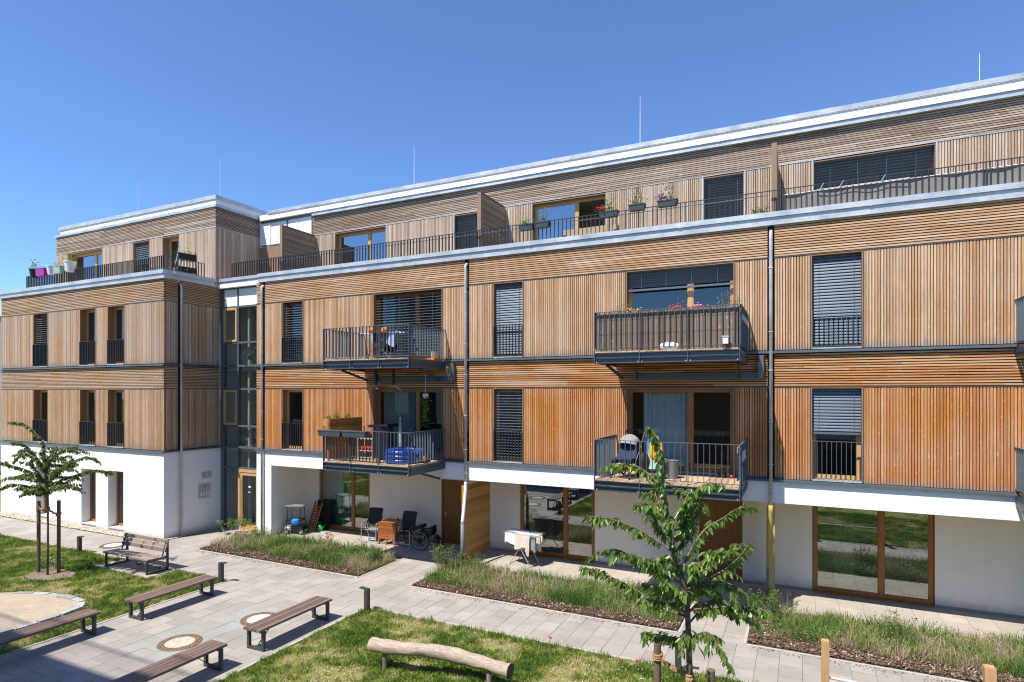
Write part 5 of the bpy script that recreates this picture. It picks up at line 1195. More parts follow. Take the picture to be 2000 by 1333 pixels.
# patio chairs
def patio_chair(loc, rz, label, seat):
    e = empty('patio_chair', loc, rz, label, 'chair', 'patio chairs at the wooden table')
    for s in (-1, 1):
        x = 0.27*s; MB().tube([(x,-0.30,0),(x,-0.27,0.62),(x,-0.25,0.64),(x,0.18,0.63)], 0.016, 8).build('front_leg', M['alu'], e)
        MB().tube([(x,0.34,0),(x,0.06,0.42),(x,-0.0,0.45)], 0.014, 8).build('rear_leg', M['alu'], e)
        MB().tube([(x*0.9,-0.02,0.42),(x*0.9,0.12,0.62),(x*0.9,0.30,1.06)], 0.014, 8).build('back_tube', M['black'], e)
        MB().box(min(x*0.92,x*1.08),max(x*0.92,x*1.08),-0.26,0.16,0.645,0.66).build('armrest', M['grey_pl'], e)
    MB().sheet(lambda u, v: (-0.24+0.48*u, -0.28+0.42*v, 0.43-0.02*math.sin(v*3.1)), 2, 6).sheet(lambda u, v: (-0.24+0.48*u, -0.28+0.42*v, 0.42-0.02*math.sin(v*3.1)), 2, 6).build('seat', M[seat], e)
    MB().obb((0,0.205,0.78),(0.23,0,0),(0,0.006,0.004),(0,0.095,0.30)).build('backrest', M['mesh'], e)
    MB().tube([(-0.27,-0.29,0.12),(0.27,-0.29,0.12)], 0.01, 6).build('stretcher', M['alu'], e)
patio_chair((-13.15,0.98,0), R(12), 'silver-framed patio chair left of the wooden patio table', 'mesh_g')
patio_chair((-11.75,0.98,0), R(8), 'silver-framed patio chair between the wooden table and the wheelchair', 'mesh')
t = empty('patio_table', (-12.42,1.12,0), R(6), 'drop-leaf slatted teak table between the two patio chairs', 'table')
for k in range(6): MB().box(-0.36,0.36,-0.30+k*0.1,-0.21+k*0.1,0.70,0.725).build('top_slat', M['teak'], t)
for k in range(6): MB().obb((0,-0.335-0.004*k,0.66-k*0.085),(0.36-0.008*k,0,0),(0,0.011,0),(0,0,0.038)).build('leaf_slat', M['teak'], t)
for x in (-0.3,-0.02,0.28):
    MB().bar((x,-0.28,0.69),(x-0.02,-0.34,0.0),0.05,0.05).build('leg', M['teak'], t); MB().bar((x,0.28,0.69),(x,0.30,0.0),0.05,0.05).build('leg', M['teak'], t)
tag(MB().lathe((0,0,0),[(0.025,0),(0.03,0.07),(0.028,0.08)],12).build('mug', M['navy'], None, loc=(-12.25,1.2,0.725)), 'small dark mug on the wooden patio table', 'mug')
# wheelchair
w = empty('wheelchair', (-11.05,0.95,0), R(10), 'black folded wheelchair parked beside the brown patio door', 'wheelchair')
def wheel(parent, c, r, tyre, n=28, spokes=10, hub='grey_pl', axis='Y', rimm='alu', tr=0.018):
    c = Vector(c); pt = (lambda a, q: c+Vector((q*math.cos(a),0,q*math.sin(a)))) if axis == 'Y' else (lambda a, q: c+Vector((0,q*math.cos(a),q*math.sin(a))))
    wl_ = MB().tube([pt(6.283*k/n, r-tr) for k in range(n)], tr, 8, closed=True).build('wheel', M[tyre], parent)
    MB().tube([pt(6.283*k/n, r-2.3*tr) for k in range(n)], tr*0.55, 6, closed=True).build('rim', M[rimm], wl_)
    sp_ = MB()
    for k in range(spokes): sp_.tube([pt(6.283*k/spokes, 0.02), pt(6.283*k/spokes+0.15, r-2.4*tr)], 0.0035, 4)
    sp_.build('spokes', M[rimm], wl_, kind='stuff')
    ax = Vector((0,0.03,0)) if axis == 'Y' else Vector((0.03,0,0)); MB().tube([c-ax, c+ax], r*0.28, 14).build('hub', M[hub], wl_)
wheel(w, (0,-0.28,0.305), 0.305, 'black', 30, 8, 'black'); wheel(w, (0,0.26,0.305), 0.305, 'black', 30, 8, 'black')
wheel(w, (0.42,-0.2,0.09), 0.09, 'black', 16, 4); wheel(w, (0.42,0.2,0.09), 0.09, 'black', 16, 4)
MB().box(-0.15,0.35,-0.22,0.22,0.46,0.54).build('seat', M['black'], w); MB().obb((0.33,0,0.62),(0.05,0,0.01),(0,0.2,0),(0,0,0.12)).build('side_panel', M['black'], w)
MB().obb((-0.2,0,0.66),(0.22,0,0.07),(0,0.2,0),(-0.02,0,0.05)).build('folded_backrest', M['black'], w)
for y in (-0.22,0.22): MB().tube([(-0.22,y,0.78),(-0.18,y,0.5),(0.35,y,0.45),(0.55,y,0.12)], 0.014, 8).build('frame_tube', M['black'], w)
MB().sheet(lambda u, v: (0.42+0.32*u+0.05*math.sin(v*5), -0.2+0.4*v, 0.42*math.cos(u*1.5)+0.02*math.sin(v*9)), 8, 8).build('cover', M['black'], w)
# folded walker behind the left chair
w = empty('walker', (-13.0,1.45,0), 0, 'grey wheeled walker behind the left patio chair', 'walker')
for x in (-0.22,0.22): wheel(w, (x,-0.1,0.1), 0.1, 'black', 16, 5); MB().tube([(x,-0.1,0.1),(x*0.8,0.0,0.5),(x*0.8,0.12,0.75)], 0.012, 6).build('frame_tube', M['grey_pl'], w)
MB().box(-0.18,0.18,-0.05,0.05,0.4,0.46).build('seat', M['grey_pl'], w)
# scooter-like shopping frame, folded chair, black board, can, pinwheels at the left corner
w = empty('ride_on_buggy', (-16.3,0.62,0), R(20), 'toy golf buggy with roof and blue bag in the shaded recess corner', 'toy buggy')
for x in (-0.28,0.28):
    for y in (-0.2,0.2): wheel(w, (x,y,0.1), 0.1, 'black', 16, 6, 'alu')
    MB().tube([(x,-0.2,0.15),(x*0.9,-0.18,0.55),(x*0.8,-0.16,1.0)], 0.012, 6).build('roof_post', M['black'], w); MB().tube([(x,0.2,0.15),(x*0.9,0.18,0.55),(x*0.8,0.16,1.0)], 0.012, 6).build('roof_post', M['black'], w)
MB().box(-0.33,0.33,-0.24,0.24,1.0,1.02).build('roof', M['grey_pl'], w); cushion(MB(), (-0.25,0,0.2), 0.16, 0.2, 0.09).build('bonnet', M['alu'], w, smooth=True)
MB().box(-0.1,0.3,-0.2,0.2,0.14,0.3).box(-0.28,0.28,-0.2,0.2,0.5,0.53).build('body', M['black'], w); cushion(MB(), (0.05,-0.15,0.45), 0.17, 0.1, 0.12).build('bag', M['sky_b'], w, smooth=True)
w = empty('folded_chair', (-16.12,1.42,0), R(-15), 'folded slatted wooden chair leaning against the recess wall', 'chair')
for x in (-0.22,0.22): MB().bar((x,-0.22,0),(x,0.12,1.0),0.045,0.03).build('rail', M['teak'], w)
for k in range(8): MB().obb((0,-0.16+0.03*k,0.22+k*0.088),(0.20,0,0),(0,0.008,0.003),(0,-0.01,0.03)).build('slat', M['teak'], w)
tag(MB().obb((0,0,0.52),(0.3,0,0),(0,0.015,0),(0,0.06,0.52)).build('folded_table', M['black'], None, loc=(-15.98,1.62,0)), 'black folded table top leaning behind the folded wooden chair', 'table')
w = empty('watering_can', (-15.82,1.3,0), 0, 'bright green watering can beside the left patio window', 'watering can')
MB().lathe((0,0,0),[(0.09,0),(0.1,0.02),(0.09,0.2),(0.06,0.22)],16).build('body', M['green'], w, smooth=True); MB().tube([(0.07,0,0.06),(0.2,0,0.2),(0.24,0,0.24)],[0.02,0.014,0.012],8).build('spout', M['green'], w); MB().tube([(-0.06,0,0.2),(-0.08,0,0.3),(0.02,0,0.31),(0.05,0,0.22)],0.01,6).build('handle', M['green'], w)
def pinwheel(loc, r, cols, label):
    w = empty('pinwheel', loc, 0, label, 'pinwheel'); MB().tube([(0,0,0),(0,0,0.42)],0.006,6).build('stick', M['wpipe'], w)
    for k in range(8):
        a = 6.283*k/8; b = a+0.62; MB().v.clear(); m = MB(); m.quad((0,-0.02,0.45),(r*math.cos(a),-0.03,0.45+r*math.sin(a)),(r*1.02*math.cos((a+b)/2),-0.045,0.45+r*1.02*math.sin((a+b)/2)),(r*math.cos(b),-0.02,0.45+r*math.sin(b))); m.build('vane', M[cols[k % len(cols)]], w)
    MB().lathe((0,-0.03,0.45),[(0.012,-0.01),(0.012,0.01)],8).build('hub', M['wpipe'], w)
pinwheel((-13.75,-0.45,0), 0.14, ['red','yellow','mint','sky_b','cloth_l'], 'colourful round pinwheel in front of the left patio')
pinwheel((-12.2,-0.30,0), 0.07, ['green','sky_b'], 'small teal pinwheel at the patio edge near the table')
# drying rack on the middle patio
def cloth_drop(parent, a, b, drop, mat, nm='laundry', both=True, wav=0.02, dy=0.02):
    a, b = Vector(a), Vector(b); L = b-a; side = Vector((-L.y, L.x, 0)).normalized(); ph = random.uniform(0,6)
    for s in ((-1, 1) if both else (1,)):
        dr = drop*random.uniform(0.75,1.05)
        MB().sheet(lambda u, v: a+L*u+side*(s*(dy+0.03*v)+wav*v*math.sin(ph+u*9))+Vector((0,0,0.012-dr*v*(1-0.12*math.sin(u*5+ph)))), 10, 8).build(nm, M[mat], parent, smooth=True)
def drying_rack(loc, rz, ln, wd, h, label, items, legm='alu'):
    e = empty('drying_rack', loc, rz, label, 'drying rack')
    fr = MB(); x, y = ln/2, wd/2
    fr.tube([(-x,-y,h),(x,-y,h),(x,y,h),(-x,y,h)], 0.011, 6, closed=True); fr.build('top_frame', M['cloth_b'], e)
    for k in range(1, 8): MB().tube([(-x,-y+wd*k/8,h),(x,-y+wd*k/8,h)], 0.004, 5).build('line', M['wpipe'], e)
    for s in (-1, 1):
        MB().tube([(s*0.32*ln,-y*0.92,0),(s*0.02,-y*0.92,h*0.55),(-s*0.36*ln,-y*0.92,h)], 0.012, 6).build('leg', M[legm], e); MB().tube([(s*0.32*ln,y*0.92,0),(s*0.02,y*0.92,h*0.55),(-s*0.36*ln,y*0.92,h)], 0.012, 6).build('leg', M[legm], e)
        MB().tube([(s*0.32*ln,-y*0.92,0.01),(s*0.32*ln,y*0.92,0.01)], 0.012, 6).build('foot_bar', M[legm], e)
    for (x0, x1, k, dr, mt) in items: cloth_drop(e, (x0,-y+wd*k/8,h), (x1,-y+wd*k/8,h), dr, mt)
    return e
drying_rack((-7.35,0.78,0), R(-6), 1.12, 0.56, 0.92, 'folding drying rack with white laundry on the middle patio', [(-0.5,-0.1,0.2,0.30,'cloth'),(-0.15,0.25,0.2,0.42,'cloth_c'),(0.2,0.34,0.2,0.55,'cloth_c'),(0.3,0.5,1,0.45,'grey_f'),(-0.5,-0.2,2,0.42,'cloth_b'),(-0.1,0.4,3,0.5,'cloth'),(-0.45,0.1,5,0.5,'cloth_c'),(0.35,0.54,4,0.6,'cloth_c'),(0.12,0.5,7,0.5,'cloth'),(-0.5,0,7,0.4,'cloth')])
# plants in boxes
def plant_leaves(e, c, r, h, n, size, mat='leaf_b', dry=0.5):
    P = np.stack([c[0]+np.random.normal(0,r*0.5,n), c[1]+np.random.normal(0,r*0.3,n), c[2]+np.abs(np.random.normal(0,h*0.5,n))],1); a = np.random.rand(n)*6.283; D = np.stack([np.cos(a),np.sin(a),np.random.uniform(0,1.2,n)],1)
    L = np.random.uniform(size*0.6,size*1.3,n); leaves('foliage', P, D, L, L*0.5, np.random.normal(dry,0.2,n), mat, e)
def blossoms(e, c, r, n, mat, s=0.022):
    m = MB()
    for _ in range(n): m.lathe((c[0]+random.gauss(0,r*0.5),c[1]+random.gauss(0,r*0.35),c[2]+abs(random.gauss(0,r*0.35))),[(s*0.4,-s*0.4),(s,0),(s*0.5,s*0.5)],6)
    m.build('blossoms', M[mat], e, kind='stuff')
def planter(loc, ln, label, plants=True, pm='potgrey', fl=None, wd=0.18, hh=0.15, dens=70, size=0.06, hgt=0.18, tall=False):
    e = empty('flower_box', loc, 0, label, 'planter'); x, y = ln/2, wd/2
    m = MB(); n = len(m.v); m.v += [(-x*0.9,-y*0.8,0),(x*0.9,-y*0.8,0),(x*0.9,y*0.8,0),(-x*0.9,y*0.8,0),(-x,-y,hh),(x,-y,hh),(x,y,hh),(-x,y,hh)]; m._f([tuple(i for i in f) for f in BOXF])
    m.build('box', M[pm], e); MB().box(-x-0.008,x+0.008,-y-0.008,y+0.008,hh-0.02,hh+0.004).build('rim', M[pm], e)
    if plants: plant_leaves(e, (0,0,hh), ln*0.5, hgt, dens, size)
    if tall:
        for k in range(6):
            px = random.uniform(-x*0.5,x*0.7); MB().tube([(px,0,hh),(px+random.gauss(0,0.04),random.gauss(0,0.03),hh+0.22),(px+random.gauss(0,0.08),random.gauss(0,0.05),hh+0.42)],0.004,5).build('stem', M['stem'], e)
        plant_leaves(e, (0.05,0,hh+0.25), ln*0.3, 0.2, 50, 0.05, dry=0.7)
    if fl: blossoms(e, (fl[1]*ln,-0.03,hh+0.06), 0.14, 40, fl[0])
    return e
planter((-6.95,0.05,9.66), 0.44, 'slate flower box with bright green herbs, leftmost on the terrace railing', size=0.07)
planter((-6.47,0.05,9.67), 0.42, 'slate flower box with yellow-green plants in front of the penthouse window', tall=True)
planter((-4.55,0.05,9.72), 0.5, 'slate flower box with red blossoms on the terrace railing', fl=('red',-0.4), size=0.08, tall=True)
planter((-3.80,0.05,9.80), 0.42, 'slate flower box with trailing plant on the terrace railing', tall=True, size=0.07)
planter((-3.02,0.05,9.80), 0.5, 'slate flower box with violet blossoms, rightmost of the flowering boxes', fl=('violet',-0.35), tall=True)
shrub((-0.85,0.32,9.1), 0.18, 0.16, 0.55, 7, 'small green pot plant behind the railing beside the terrace screen', 240, 0.05)
s_ = empty('terrace_sofa', (-5.4,1.1,9.1), 0, 'tan cushioned sofa behind the terrace railing', 'sofa')
MB().box(-0.8,0.8,-0.1,0.1,0.35,0.7).build('backrest', M['wicker'], s_); MB().box(-0.8,0.8,-0.12,0.5,0.12,0.36).build('base', M['wick_d'], s_); MB().box(-0.85,-0.72,-0.1,0.5,0.36,0.55).build('armrest', M['wick_d'], s_); MB().box(0.72,0.85,-0.1,0.5,0.36,0.55).build('armrest', M['wick_d'], s_)
tag(MB().sheet(lambda u, v: (-0.28+5.6*u, 0.185+0.012*math.sin(u*46)+0.008*math.sin(u*17+v*3), 9.27+0.455*v), 90, 4).build('privacy_fabric', M['shade'], None), 'grey-brown fabric screen tied behind the right terrace railing', 'fabric')
e = empty('rail_dryer', (1.15,0.1,9.74), 0, 'small folding clothes dryer hooked onto the right terrace railing', 'drying rack')
for k in (0, 1, 3): MB().tube([(-0.75+k*0.4,0.0,-0.02),(-0.66+k*0.4,-0.05,0.12),(-0.72+k*0.4,0.05,0.02)],0.006,5).build('arm', M['wpipe'], e)
MB().tube([(-0.8,0,0),(1.0,0,0.0)],0.008,5).build('rod', M['wpipe'], e)
# wing terrace pots
def pot(loc, r, h, mat, label, leaf=60, size=0.07, hgt=0.2, dry=0.45):
    e = empty('flower_pot', loc, 0, label, 'flower pot', 'pots hung on the wing terrace railing'); MB().lathe((0,0,0),[(r*0.7,0),(r,h*0.9),(r*1.08,h*0.9),(r*1.08,h)],18).build('pot', M[mat], e)
    if leaf: plant_leaves(e, (0,0,h), r*1.4, hgt, leaf, size, dry=dry)
pot((-27.95,-1.98,9.72),0.16,0.34,'black','black pot with trailing plant, leftmost on the wing railing',70,0.08,0.35); planter((-27.38,-1.98,9.74),0.62,'magenta flower box on the wing railing',pm='purple',hh=0.3,dens=30)
pot((-26.72,-1.98,9.74),0.15,0.34,'wpipe','white pot beside the magenta box on the wing railing',16,0.05); planter((-26.2,-1.98,9.74),0.5,'grey-green flower box between the two white pots',pm='mint',hh=0.28,dens=40)
pot((-25.42,-1.98,9.74),0.19,0.40,'wpipe','largest white pot with green plant on the wing railing',70,0.09,0.3)
e = empty('planter_rack', (-20.0,-1.0,9.3), R(80), 'black plant rack with bamboo canes at the wing terrace corner', 'plant rack')
MB().box(-0.32,0.32,-0.12,0.12,0.55,0.78).build('box', M['black'], e); MB().box(-0.3,0.3,-0.1,0.1,0.1,0.3).build('box', M['black'], e); plant_leaves(e, (0,0,0.78), 0.3, 0.16, 90, 0.06); plant_leaves(e, (0.05,0,0.0), 0.5, 0.16, 90, 0.07)
for x in (-0.33,0.33): MB().bar((x,-0.1,0),(x*1.1,0.1,0.9),0.03,0.03).build('side_rail', M['black'], e)
MB().tube([(-0.5,-0.12,0.0),(-0.15,0.02,1.35)],0.014,6).build('cane', M['cloth_c'], e); MB().tube([(-0.45,-0.12,0.1),(0.2,0.05,1.0)],0.012,6).build('cane', M['cloth_c'], e)
shrub((-21.2,-1.5,9.1), 0.5, 0.15, 0.55, 9, 'green plants behind the wing terrace railing below the open window', 240, 0.06)
# ---- lower left balcony ---------------------------------------------------------------------
F1, F2 = 3.06, 6.04
e = empty('raised_planter', (-12.55,-1.0,F1), 0, 'orange-brown board planter with flowers on the lower left balcony', 'planter')
for k in range(9): MB().box(-0.02,0.02,-0.76,0.70,0.03+k*0.135,0.03+k*0.135+0.13).build('board', M['oak'], e)
for y in (-0.74,0.68): MB().box(-0.06,-0.022,y-0.03,y+0.03,0,1.25).build('leg', M['oak'], e)
MB().box(-0.26,-0.062,-0.76,0.70,1.03,1.22).build('trough', M['screen'], e)
plant_leaves(e, (-0.16,-0.25,1.22), 0.12, 0.14, 60, 0.07); plant_leaves(e, (-0.16,0.2,1.22), 0.12, 0.14, 60, 0.07); plant_leaves(e, (-0.16,-0.6,1.22), 0.12, 0.14, 50, 0.07)
planter((-12.33,-1.93,3.80), 0.86, 'long slate flower box at the left end of the lower left balcony rail', plants=False, hh=0.17); planter((-11.42,-1.93,3.80), 0.86, 'long slate flower box right of its twin on the lower left balcony rail', plants=False, hh=0.17)
e = empty('barbecue', (-11.35,-0.75,F1), 0, 'covered black barbecue on the lower left balcony', 'barbecue')
MB().sheet(lambda u, v: ((0.34+0.03*math.sin(u*50)*(1-v))*math.cos(u*6.283)*(1-0.1*v), (0.26+0.03*math.sin(u*44)*(1-v))*math.sin(u*6.283), 0.05+0.93*v), 48, 6).build('cover', M['black'], e, smooth=True); MB().obb((0,0,1.02),(0.36,0,0.02),(0,0.26,0),(0,0,0.04)).build('lid', M['black'], e)
e = empty('toy_shelf', (-11.85,-0.85,F1), 0, 'low wooden shelf with red toys on the lower left balcony', 'shelf')
for x in (-0.28,0.28): MB().box(x-0.01,x+0.01,-0.15,0.15,0,0.62).build('side', M['deck'], e)
for zz in (0.05,0.26,0.62): MB().box(-0.27,0.27,-0.15,0.15,zz-0.02,zz).build('shelf_board', M['deck'], e)
for x in (-0.15,0.0,0.13): tag(cushion(MB(), (0,0,0), 0.07,0.07,0.06).build('ball', M['red'], None, loc=(-11.85+x,-0.88,F1+0.325), smooth=True), {-0.15:'red ball at the left on the balcony toy shelf',0.0:'red ball in the middle of the balcony toy shelf',0.13:'red ball at the right on the balcony toy shelf'}[x], 'ball')
e = empty('parasol', (-10.72,-0.75,F1), 0, 'closed pale green parasol on the lower left balcony', 'parasol'); MB().tube([(0,0,0),(0,0,1.28)],0.016,8).build('pole', M['wpipe'], e); MB().lathe((0,0,0.4),[(0.06,0),(0.075,0.12),(0.05,0.5),(0.012,0.85)],10).build('canopy', M['mint'], e); MB().lathe((0,0,0),[(0.18,0),(0.17,0.05),(0.04,0.07)],14).build('foot', M['wpipe'], e)
e = empty('paddling_pool', (-10.32,-1.05,F1), 0, 'blue inflatable paddling pool on the lower left balcony', 'pool')
for k in range(3): MB().tube([(0.50*math.cos(t),0.55*math.sin(t),0.07+k*0.12) for t in np.linspace(0,6.283,32,endpoint=False)], 0.072, 10, closed=True).build('ring', M['blue'], e, smooth=True)
MB().lathe((0,0,0.03),[(0.47,0),(0.47,0.01)],28).build('floor', M['sky_b'], e)
tag(MB().box(-0.012,0.012,-0.35,0.35,-0.3,0.27).build('side_board', M['navy'], None, loc=(-9.70,-0.38,F1+0.62)), 'dark blue board on the right side of the lower left balcony', 'board')
for x, y, lb in ((-10.75,-1.80,'small orange wooden clamp on the front of the lower left balcony'),(-9.70,-1.0,'small orange wooden clamp on the side of the lower left balcony')): tag(MB().box(-0.12,0.12,-0.03,0.03,0,0.05).box(-0.03,0.03,-0.02,0.02,-0.06,0.09).build('wooden_clamp', M['oak'], None, loc=(x,y,F1+0.1)), lb, 'clamp')
e = empty('hanging_plant', (-9.82,-0.75,4.92), 0, 'trailing hanging plant under the upper left balcony', 'plant'); MB().lathe((0,0,0),[(0.06,0),(0.09,0.1),(0.085,0.12)],12).build('pot', M['wpipe'], e); MB().tube([(0,0,0.1),(0,0,0.84)],0.004,5).build('cord', M['wpipe'], e)
P = np.stack([np.random.normal(0,0.05,330),np.random.normal(0,0.05,330),0.12-np.random.rand(330)*0.95],1); leaves('foliage', P, np.stack([np.random.normal(0,1,330),np.random.normal(0,1,330),-np.random.rand(330)],1), np.full(330,0.065), np.full(330,0.04), np.random.normal(0.25,0.15,330), 'leaf', e)
# ---- upper left balcony ---------------------------------------------------------------------
drying_rack((-11.25,-0.95,F2), R(4), 1.5, 0.5, 0.82, 'drying rack with dark and pale laundry on the upper left balcony', legm='grey_pl', items=[(-0.15,0.1,1,0.55,'cloth_d'),(0.1,0.3,1,0.6,'cloth_d'),(0.3,0.6,1,0.4,'cloth_l'),(-0.3,-0.1,3,0.45,'cloth_l'),(-0.1,0.2,4,0.3,'cloth'),(0.2,0.55,5,0.6,'cloth_d'),(-0.25,0.15,6,0.5,'cloth_d')])
for x, y, zz, lb in ((-11.35,-1.3,0.76,'orange bag on the upper left balcony rail'),(-10.95,-1.2,0.76,'red-orange towel bundle on the upper left balcony rail')): tag(cushion(MB(), (0,0,0), 0.11,0.08,0.09).build('bundle', M['orange'], None, loc=(x,y,F2+zz+0.10), smooth=True), lb, 'bundle')
e = empty('toy_blocks', (-9.75,-0.35,F2+0.0), 0, 'yellow and orange toy rack at the right end of the upper left balcony', 'toy'); MB().box(-0.1,0.1,-0.2,0.2,0.0,0.05).build('tray', M['orange'], e)
for k in range(4): MB().tube([(0,-0.15+k*0.1,0.05),(0,-0.15+k*0.1,0.25)],0.02,8).build('peg', M['yel_p'] if k % 2 else M['wpipe'], e)
e = empty('hanging_bracket', (-10.95,-1.2,5.75), 0, 'black frame hanging under the upper left balcony', 'bracket')
for x in (-0.32,0.32): MB().box(x-0.03,x+0.03,-0.03,0.03,-0.46,0.0).build('upright', M['black'], e); MB().bar((x,0,-0.46),(x*1.95,-0.05,-0.60),0.03,0.03).build('foot', M['deck'], e)
MB().box(-0.29,0.29,-0.02,0.02,-0.44,-0.41).build('crossbar', M['black'], e)
# ---- upper right balcony --------------------------------------------------------------------
rows = []; x = -4.30
while x < -1.19:
    wv = random.uniform(0.006,0.012); rows.append((x, x+wv, -1.775+random.uniform(-0.006,0.006), -1.765+random.uniform(-0.004,0.004), 5.99+random.uniform(0,0.05), 6.935+random.uniform(-0.03,0.02))); x += wv+0.001
e = empty('reed_mat', (-2.74,-1.77,6.0), 0, 'brown reed screen tied behind the upper right balcony railing', 'reed screen')
rm_ = link('reeds', boxes_mesh('reeds', rows, M['reed']), e, kind='stuff'); rm_.location = (2.74,1.77,-6.0)
for zz in (0.12,0.45,0.78): MB().tube([(-1.55,-0.02,zz),(1.55,-0.02,zz)],0.003,5).build('binding_wire', M['stem'], e)
tag(MB().box(-0.01,0.01,-1.76,-0.03,0.05,0.94).build('side_sheet', M['navy'], None, loc=(-1.19,0,6.0)), 'dark sheet lining the right side of the upper right balcony', 'sheet')
planter((-3.55,-1.62,6.72), 0.9, 'flower box with yellow blossoms and dry bush on the upper right balcony', fl=('yel_p',0.1), dens=30, size=0.04); planter((-2.55,-1.62,6.74), 0.6, 'flower box with red blossoms on the upper right balcony', fl=('red',0.1), dens=20, size=0.04); planter((-1.95,-1.62,6.74), 0.55, 'flower box with pink blossoms on the upper right balcony', fl=('pink',-0.15), dens=20, size=0.04)
shrub((-3.75,-1.6,6.85), 0.2, 0.1, 0.35, 12, 'dry bushy twigs at the left end of the upper right balcony', 60, 0.03, dry=0.95); shrub((-1.4,-1.5,6.6), 0.22, 0.12, 0.75, 12, 'tall wispy plant at the right end of the upper right balcony', 170, 0.045, dry=0.7)
e = empty('lantern', (-1.42,-1.90,6.12), 0, 'small white lantern on the front of the upper right balcony', 'lantern'); MB().box(-0.055,0.055,-0.04,0.04,0,0.14).build('glass_body', M['wpipe'], e); MB().box(-0.07,0.07,-0.05,0.05,0.14,0.17).build('lid', M['alu'], e)
tag(cushion(MB(), (0,0,0.08), 0.22,0.03,0.09).build('plastic_bag', M['cloth'], None, loc=(-2.62,-1.785,6.03), smooth=True), 'white plastic bag caught at the foot of the reed screen', 'bag')
# ---- lower right balcony --------------------------------------------------------------------
tag(MB().box(-0.01,0.01,-1.70,-0.25,0.12,0.84).build('side_sheet', M['grey_f'], None, loc=(-1.20,0,F1)), 'grey sheet lining the right side of the lower right balcony', 'sheet')
e = empty('stroller', (-3.72,-1.28,F1), R(-15), 'grey-hooded stroller on the lower right balcony', 'stroller')
for x in (-0.25,0.25): wheel(e, (x,0.28,0.14), 0.14, 'black', 18, 6, axis='X'); wheel(e, (x,-0.32,0.09), 0.09, 'black', 16, 5, axis='X')
MB().sheet(lambda u, v: (0.25*math.sin((u-0.5)*2.6), 0.14-(0.06+0.19*math.cos((u-0.5)*2.6))*math.cos(0.35+v*2.2), 0.72+(0.08+0.22*math.cos((u-0.5)*2.6))*math.sin(0.35+v*2.2)), 14, 12).build('hood', M['grey_f'], e, smooth=True)
MB().obb((0,0.1,0.55),(0.24,0,0),(0,0.09,-0.05),(0,0.1,0.2)).build('seat_back', M['navy'], e); MB().obb((0,-0.12,0.42),(0.24,0,0),(0,0.18,0.03),(0,0,0.05)).build('seat', M['navy'], e); cushion(MB(), (0,-0.12,0.27), 0.30,0.24,0.12).build('basket', M['yellow'], e, smooth=True)
for x in (-0.25,0.25): MB().tube([(x,-0.32,0.09),(x,0.0,0.4),(x,0.3,0.85),(x,0.42,1.08)],0.013,7).build('frame_tube', M['black'], e); MB().tube([(x,0.28,0.14),(x,0.05,0.45)],0.013,7).build('frame_tube', M['black'], e)
MB().tube([(-0.25,0.42,1.08),(0,0.46,1.12),(0.25,0.42,1.08)],0.016,8).build('handlebar', M['black'], e)
tag(cushion(MB(), (0,0,0.3), 0.2,0.16,0.3).build('travel_bag', M['black'], None, loc=(-3.42,-1.05,F1), smooth=True), 'black bag between the stroller and the yellow bag', 'bag')
e = empty('shopping_bag', (-3.02,-1.30,F1+0.42), R(-10), 'yellow bag hanging beside the stroller on the lower right balcony', 'bag')
cushion(MB(), (0,0,0.25), 0.17,0.06,0.24).build('body', M['yellow'], e, smooth=True); MB().tube([(-0.1,0,0.48),(-0.14,0,0.66),(-0.2,0.02,0.72),(-0.02,0,0.6),(0.05,0,0.5)],0.01,6).build('strap', M['yellow'], e); MB().box(0.0,0.12,-0.083,-0.078,0.08,0.15).build('patch', M['red'], e)
e = empty('folding_buggy', (-3.2,-0.9,F1), R(10), 'folded blue buggy behind the yellow bag on the lower right balcony', 'buggy')
for x in (-0.14,0.14): MB().bar((x,-0.2,0.05),(x*0.6,0.1,0.95),0.05,0.03).build('frame_tube', M['sky_b'], e); wheel(e, (x,-0.2,0.07), 0.07, 'black', 14, 4, axis='X')
MB().obb((0,-0.05,0.5),(0.12,0,0),(0,0.02,0),(0,0.12,0.3)).build('seat', M['mint'], e)
for k, (x, mt, lb) in enumerate(((-1.75,'black','black shoe by the balcony door, left of the pair'),(-1.62,'black','black shoe by the balcony door, right of the pair'),(-1.45,'red','red shoe by the lower right balcony door'))): tag(cushion(MB(), (0,0,0.04), 0.05,0.13,0.045).build('shoe', M[mt], None, loc=(x,-0.3,F1), smooth=True), lb, 'shoe')
tag(MB().lathe((0,0,0),[(0.13,0),(0.16,0.4),(0.165,0.42),(0.15,0.42)],16).build('bucket', M['grey_pl'], None, loc=(-2.72,-0.95,F1)), 'grey bin beside the yellow bag on the lower right balcony', 'bin')
# ---- bicycles inside the stair tower --------------------------------------------------------
def bicycle(loc, rz, mat, label):
    e = empty('bicycle', loc, rz, label, 'bicycle'); wheel(e, (-0.48,0,0.33), 0.33, 'black', 26, 14, axis='Y', tr=0.014); wheel(e, (0.48,0,0.33), 0.33, 'black', 26, 14, axis='Y', tr=0.014)
    for a, b in (((-0.48,0,0.33),(-0.12,0,0.32)),((-0.12,0,0.32),(-0.26,0,0.85)),((-0.26,0,0.8),(-0.48,0,0.33)),((-0.12,0,0.32),(0.33,0,0.78)),((-0.24,0,0.76),(0.33,0,0.86)),((0.33,0,0.92),(0.48,0,0.33))): MB().tube([a,b],0.018,7).build('frame_tube', M[mat], e)
    MB().tube([(0.33,0,0.92),(0.32,0,1.0),(0.30,-0.24,1.02)],0.012,6).tube([(0.32,0,1.0),(0.30,0.24,1.02)],0.012,6).build('handlebar', M['alu'], e); cushion(MB(), (-0.27,0,0.88), 0.13,0.07,0.035).build('saddle', M['black'], e, smooth=True)
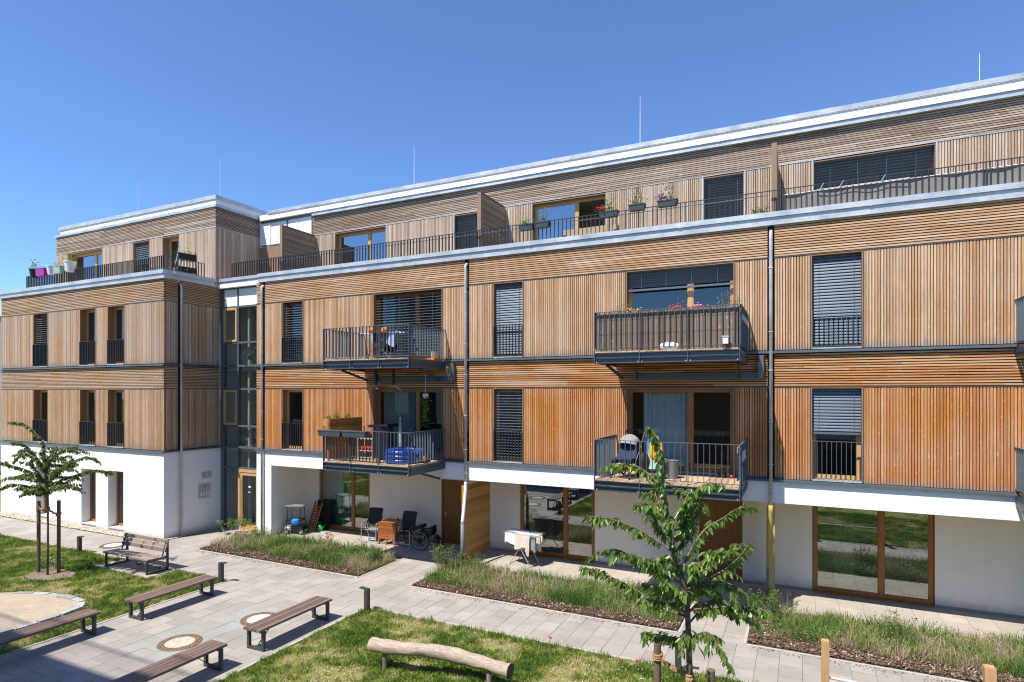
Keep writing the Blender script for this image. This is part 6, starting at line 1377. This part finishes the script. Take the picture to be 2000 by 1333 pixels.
bicycle((-18.1,0.75,6.03), R(70), 'lime', 'lime green bicycle behind the stair glazing, upper landing'); bicycle((-18.1,0.75,3.03), R(35), 'black', 'dark bicycle behind the stair glazing, lower landing')
# ================================================================== BUILDING ACROSS THE COURTYARD (behind the viewer)
O = empty('courtyard_building', (-4,-16.2,0), 0, 'white building across the courtyard, seen only as mirror image and shadow', 'building')
M['opp'] = m_wood('opposite_cladding', (0.20,0.12,0.07), (0.34,0.22,0.14), (50,50,3), 0.8)
def ob_part(x0, x1, h, zs):
    hs = [(x0+1+k*4.2, x0+3.2+k*4.2, zz, zz+2.1) for k in range(int((x1-x0-1)/4.2)) for zz in zs]; mb = MB()
    xs = sorted({x0, x1, *[q[0] for q in hs], *[q[1] for q in hs]})
    for a_, b_ in zip(xs, xs[1:]):
        zc = 0
        for q in sorted([q for q in hs if q[0] < (a_+b_)/2 < q[1]], key=lambda q: q[2]): mb.box(a_, b_, -0.3, 0, zc, q[2]); zc = q[3]
        mb.box(a_, b_, -0.3, 0, zc, h)
    mb.build('wall', M['white' if h > 8 else 'opp'], O); MB().box(x0, x1, -9, -0.302, h-0.2, h).build('roof', M['plinth'], O)
    for q in hs: MB().box(q[0], q[1], -0.2, -0.19, q[2], q[3]).build('window', M['room_d'], O)
    for f in (3.0, 6.0, 9.0):
        if f < h: MB().box(x0, x1, 0.002, 0.06, f-0.15, f+0.1).build('slab_edge', M['white'], O)
ob_part(-30, -20, 5.2, (0.3, 3.1)); ob_part(-19.99, -8.6, 13.3, (0.3, 3.1, 6.1, 9.1)); ob_part(-8.59, 18, 5.2, (0.3, 3.1))
rows = [(-20+k*0.13,-19.985+k*0.13,-0.03,0.0,13.3,14.5) for k in range(88)]+[(-20,-8.6,-0.03,0.01,14.5,14.54)]
link('roof_railing', boxes_mesh('roof_railing', rows, M['rail']), O, kind='stuff')
rows = [(-8.5+k*0.13,-8.485+k*0.13,-0.33,-0.30,5.2,6.2) for k in range(200)]+[(-8.5,17.5,-0.34,-0.29,6.2,6.24)]
link('roof_railing', boxes_mesh('roof_railing', rows, M['rail']), O, kind='stuff')

# neighbouring house, glimpsed past the wing at the left picture edge
N_ = empty('neighbouring_house', (-54,8,0), 0, 'pale neighbouring house glimpsed at the far left picture edge', 'building')
nh = [(a_, a_+1.2, z_, z_+1.5) for a_ in (-7,-4,-1,2,5) for z_ in (1.0,4.0,7.0)]; nw = MB(); wall_holes(nw, Wall(-5,'S'), -9, 9, 0, 9.5, 0.0, -0.3, nh); nw.box(-9,-8.7,-4.7,6,0,9.5); nw.box(8.7,9,-4.7,6,0,9.5); nw.build('wall', M['white'], N_)
MB().box(-9.3,9.3,-5.3,6.3,9.5,9.8).build('roof', M['plinth'], N_)
for q in nh: MB().box(q[0],q[1],-4.82,-4.8,q[2],q[3]).build('window', M['room_d'], N_)
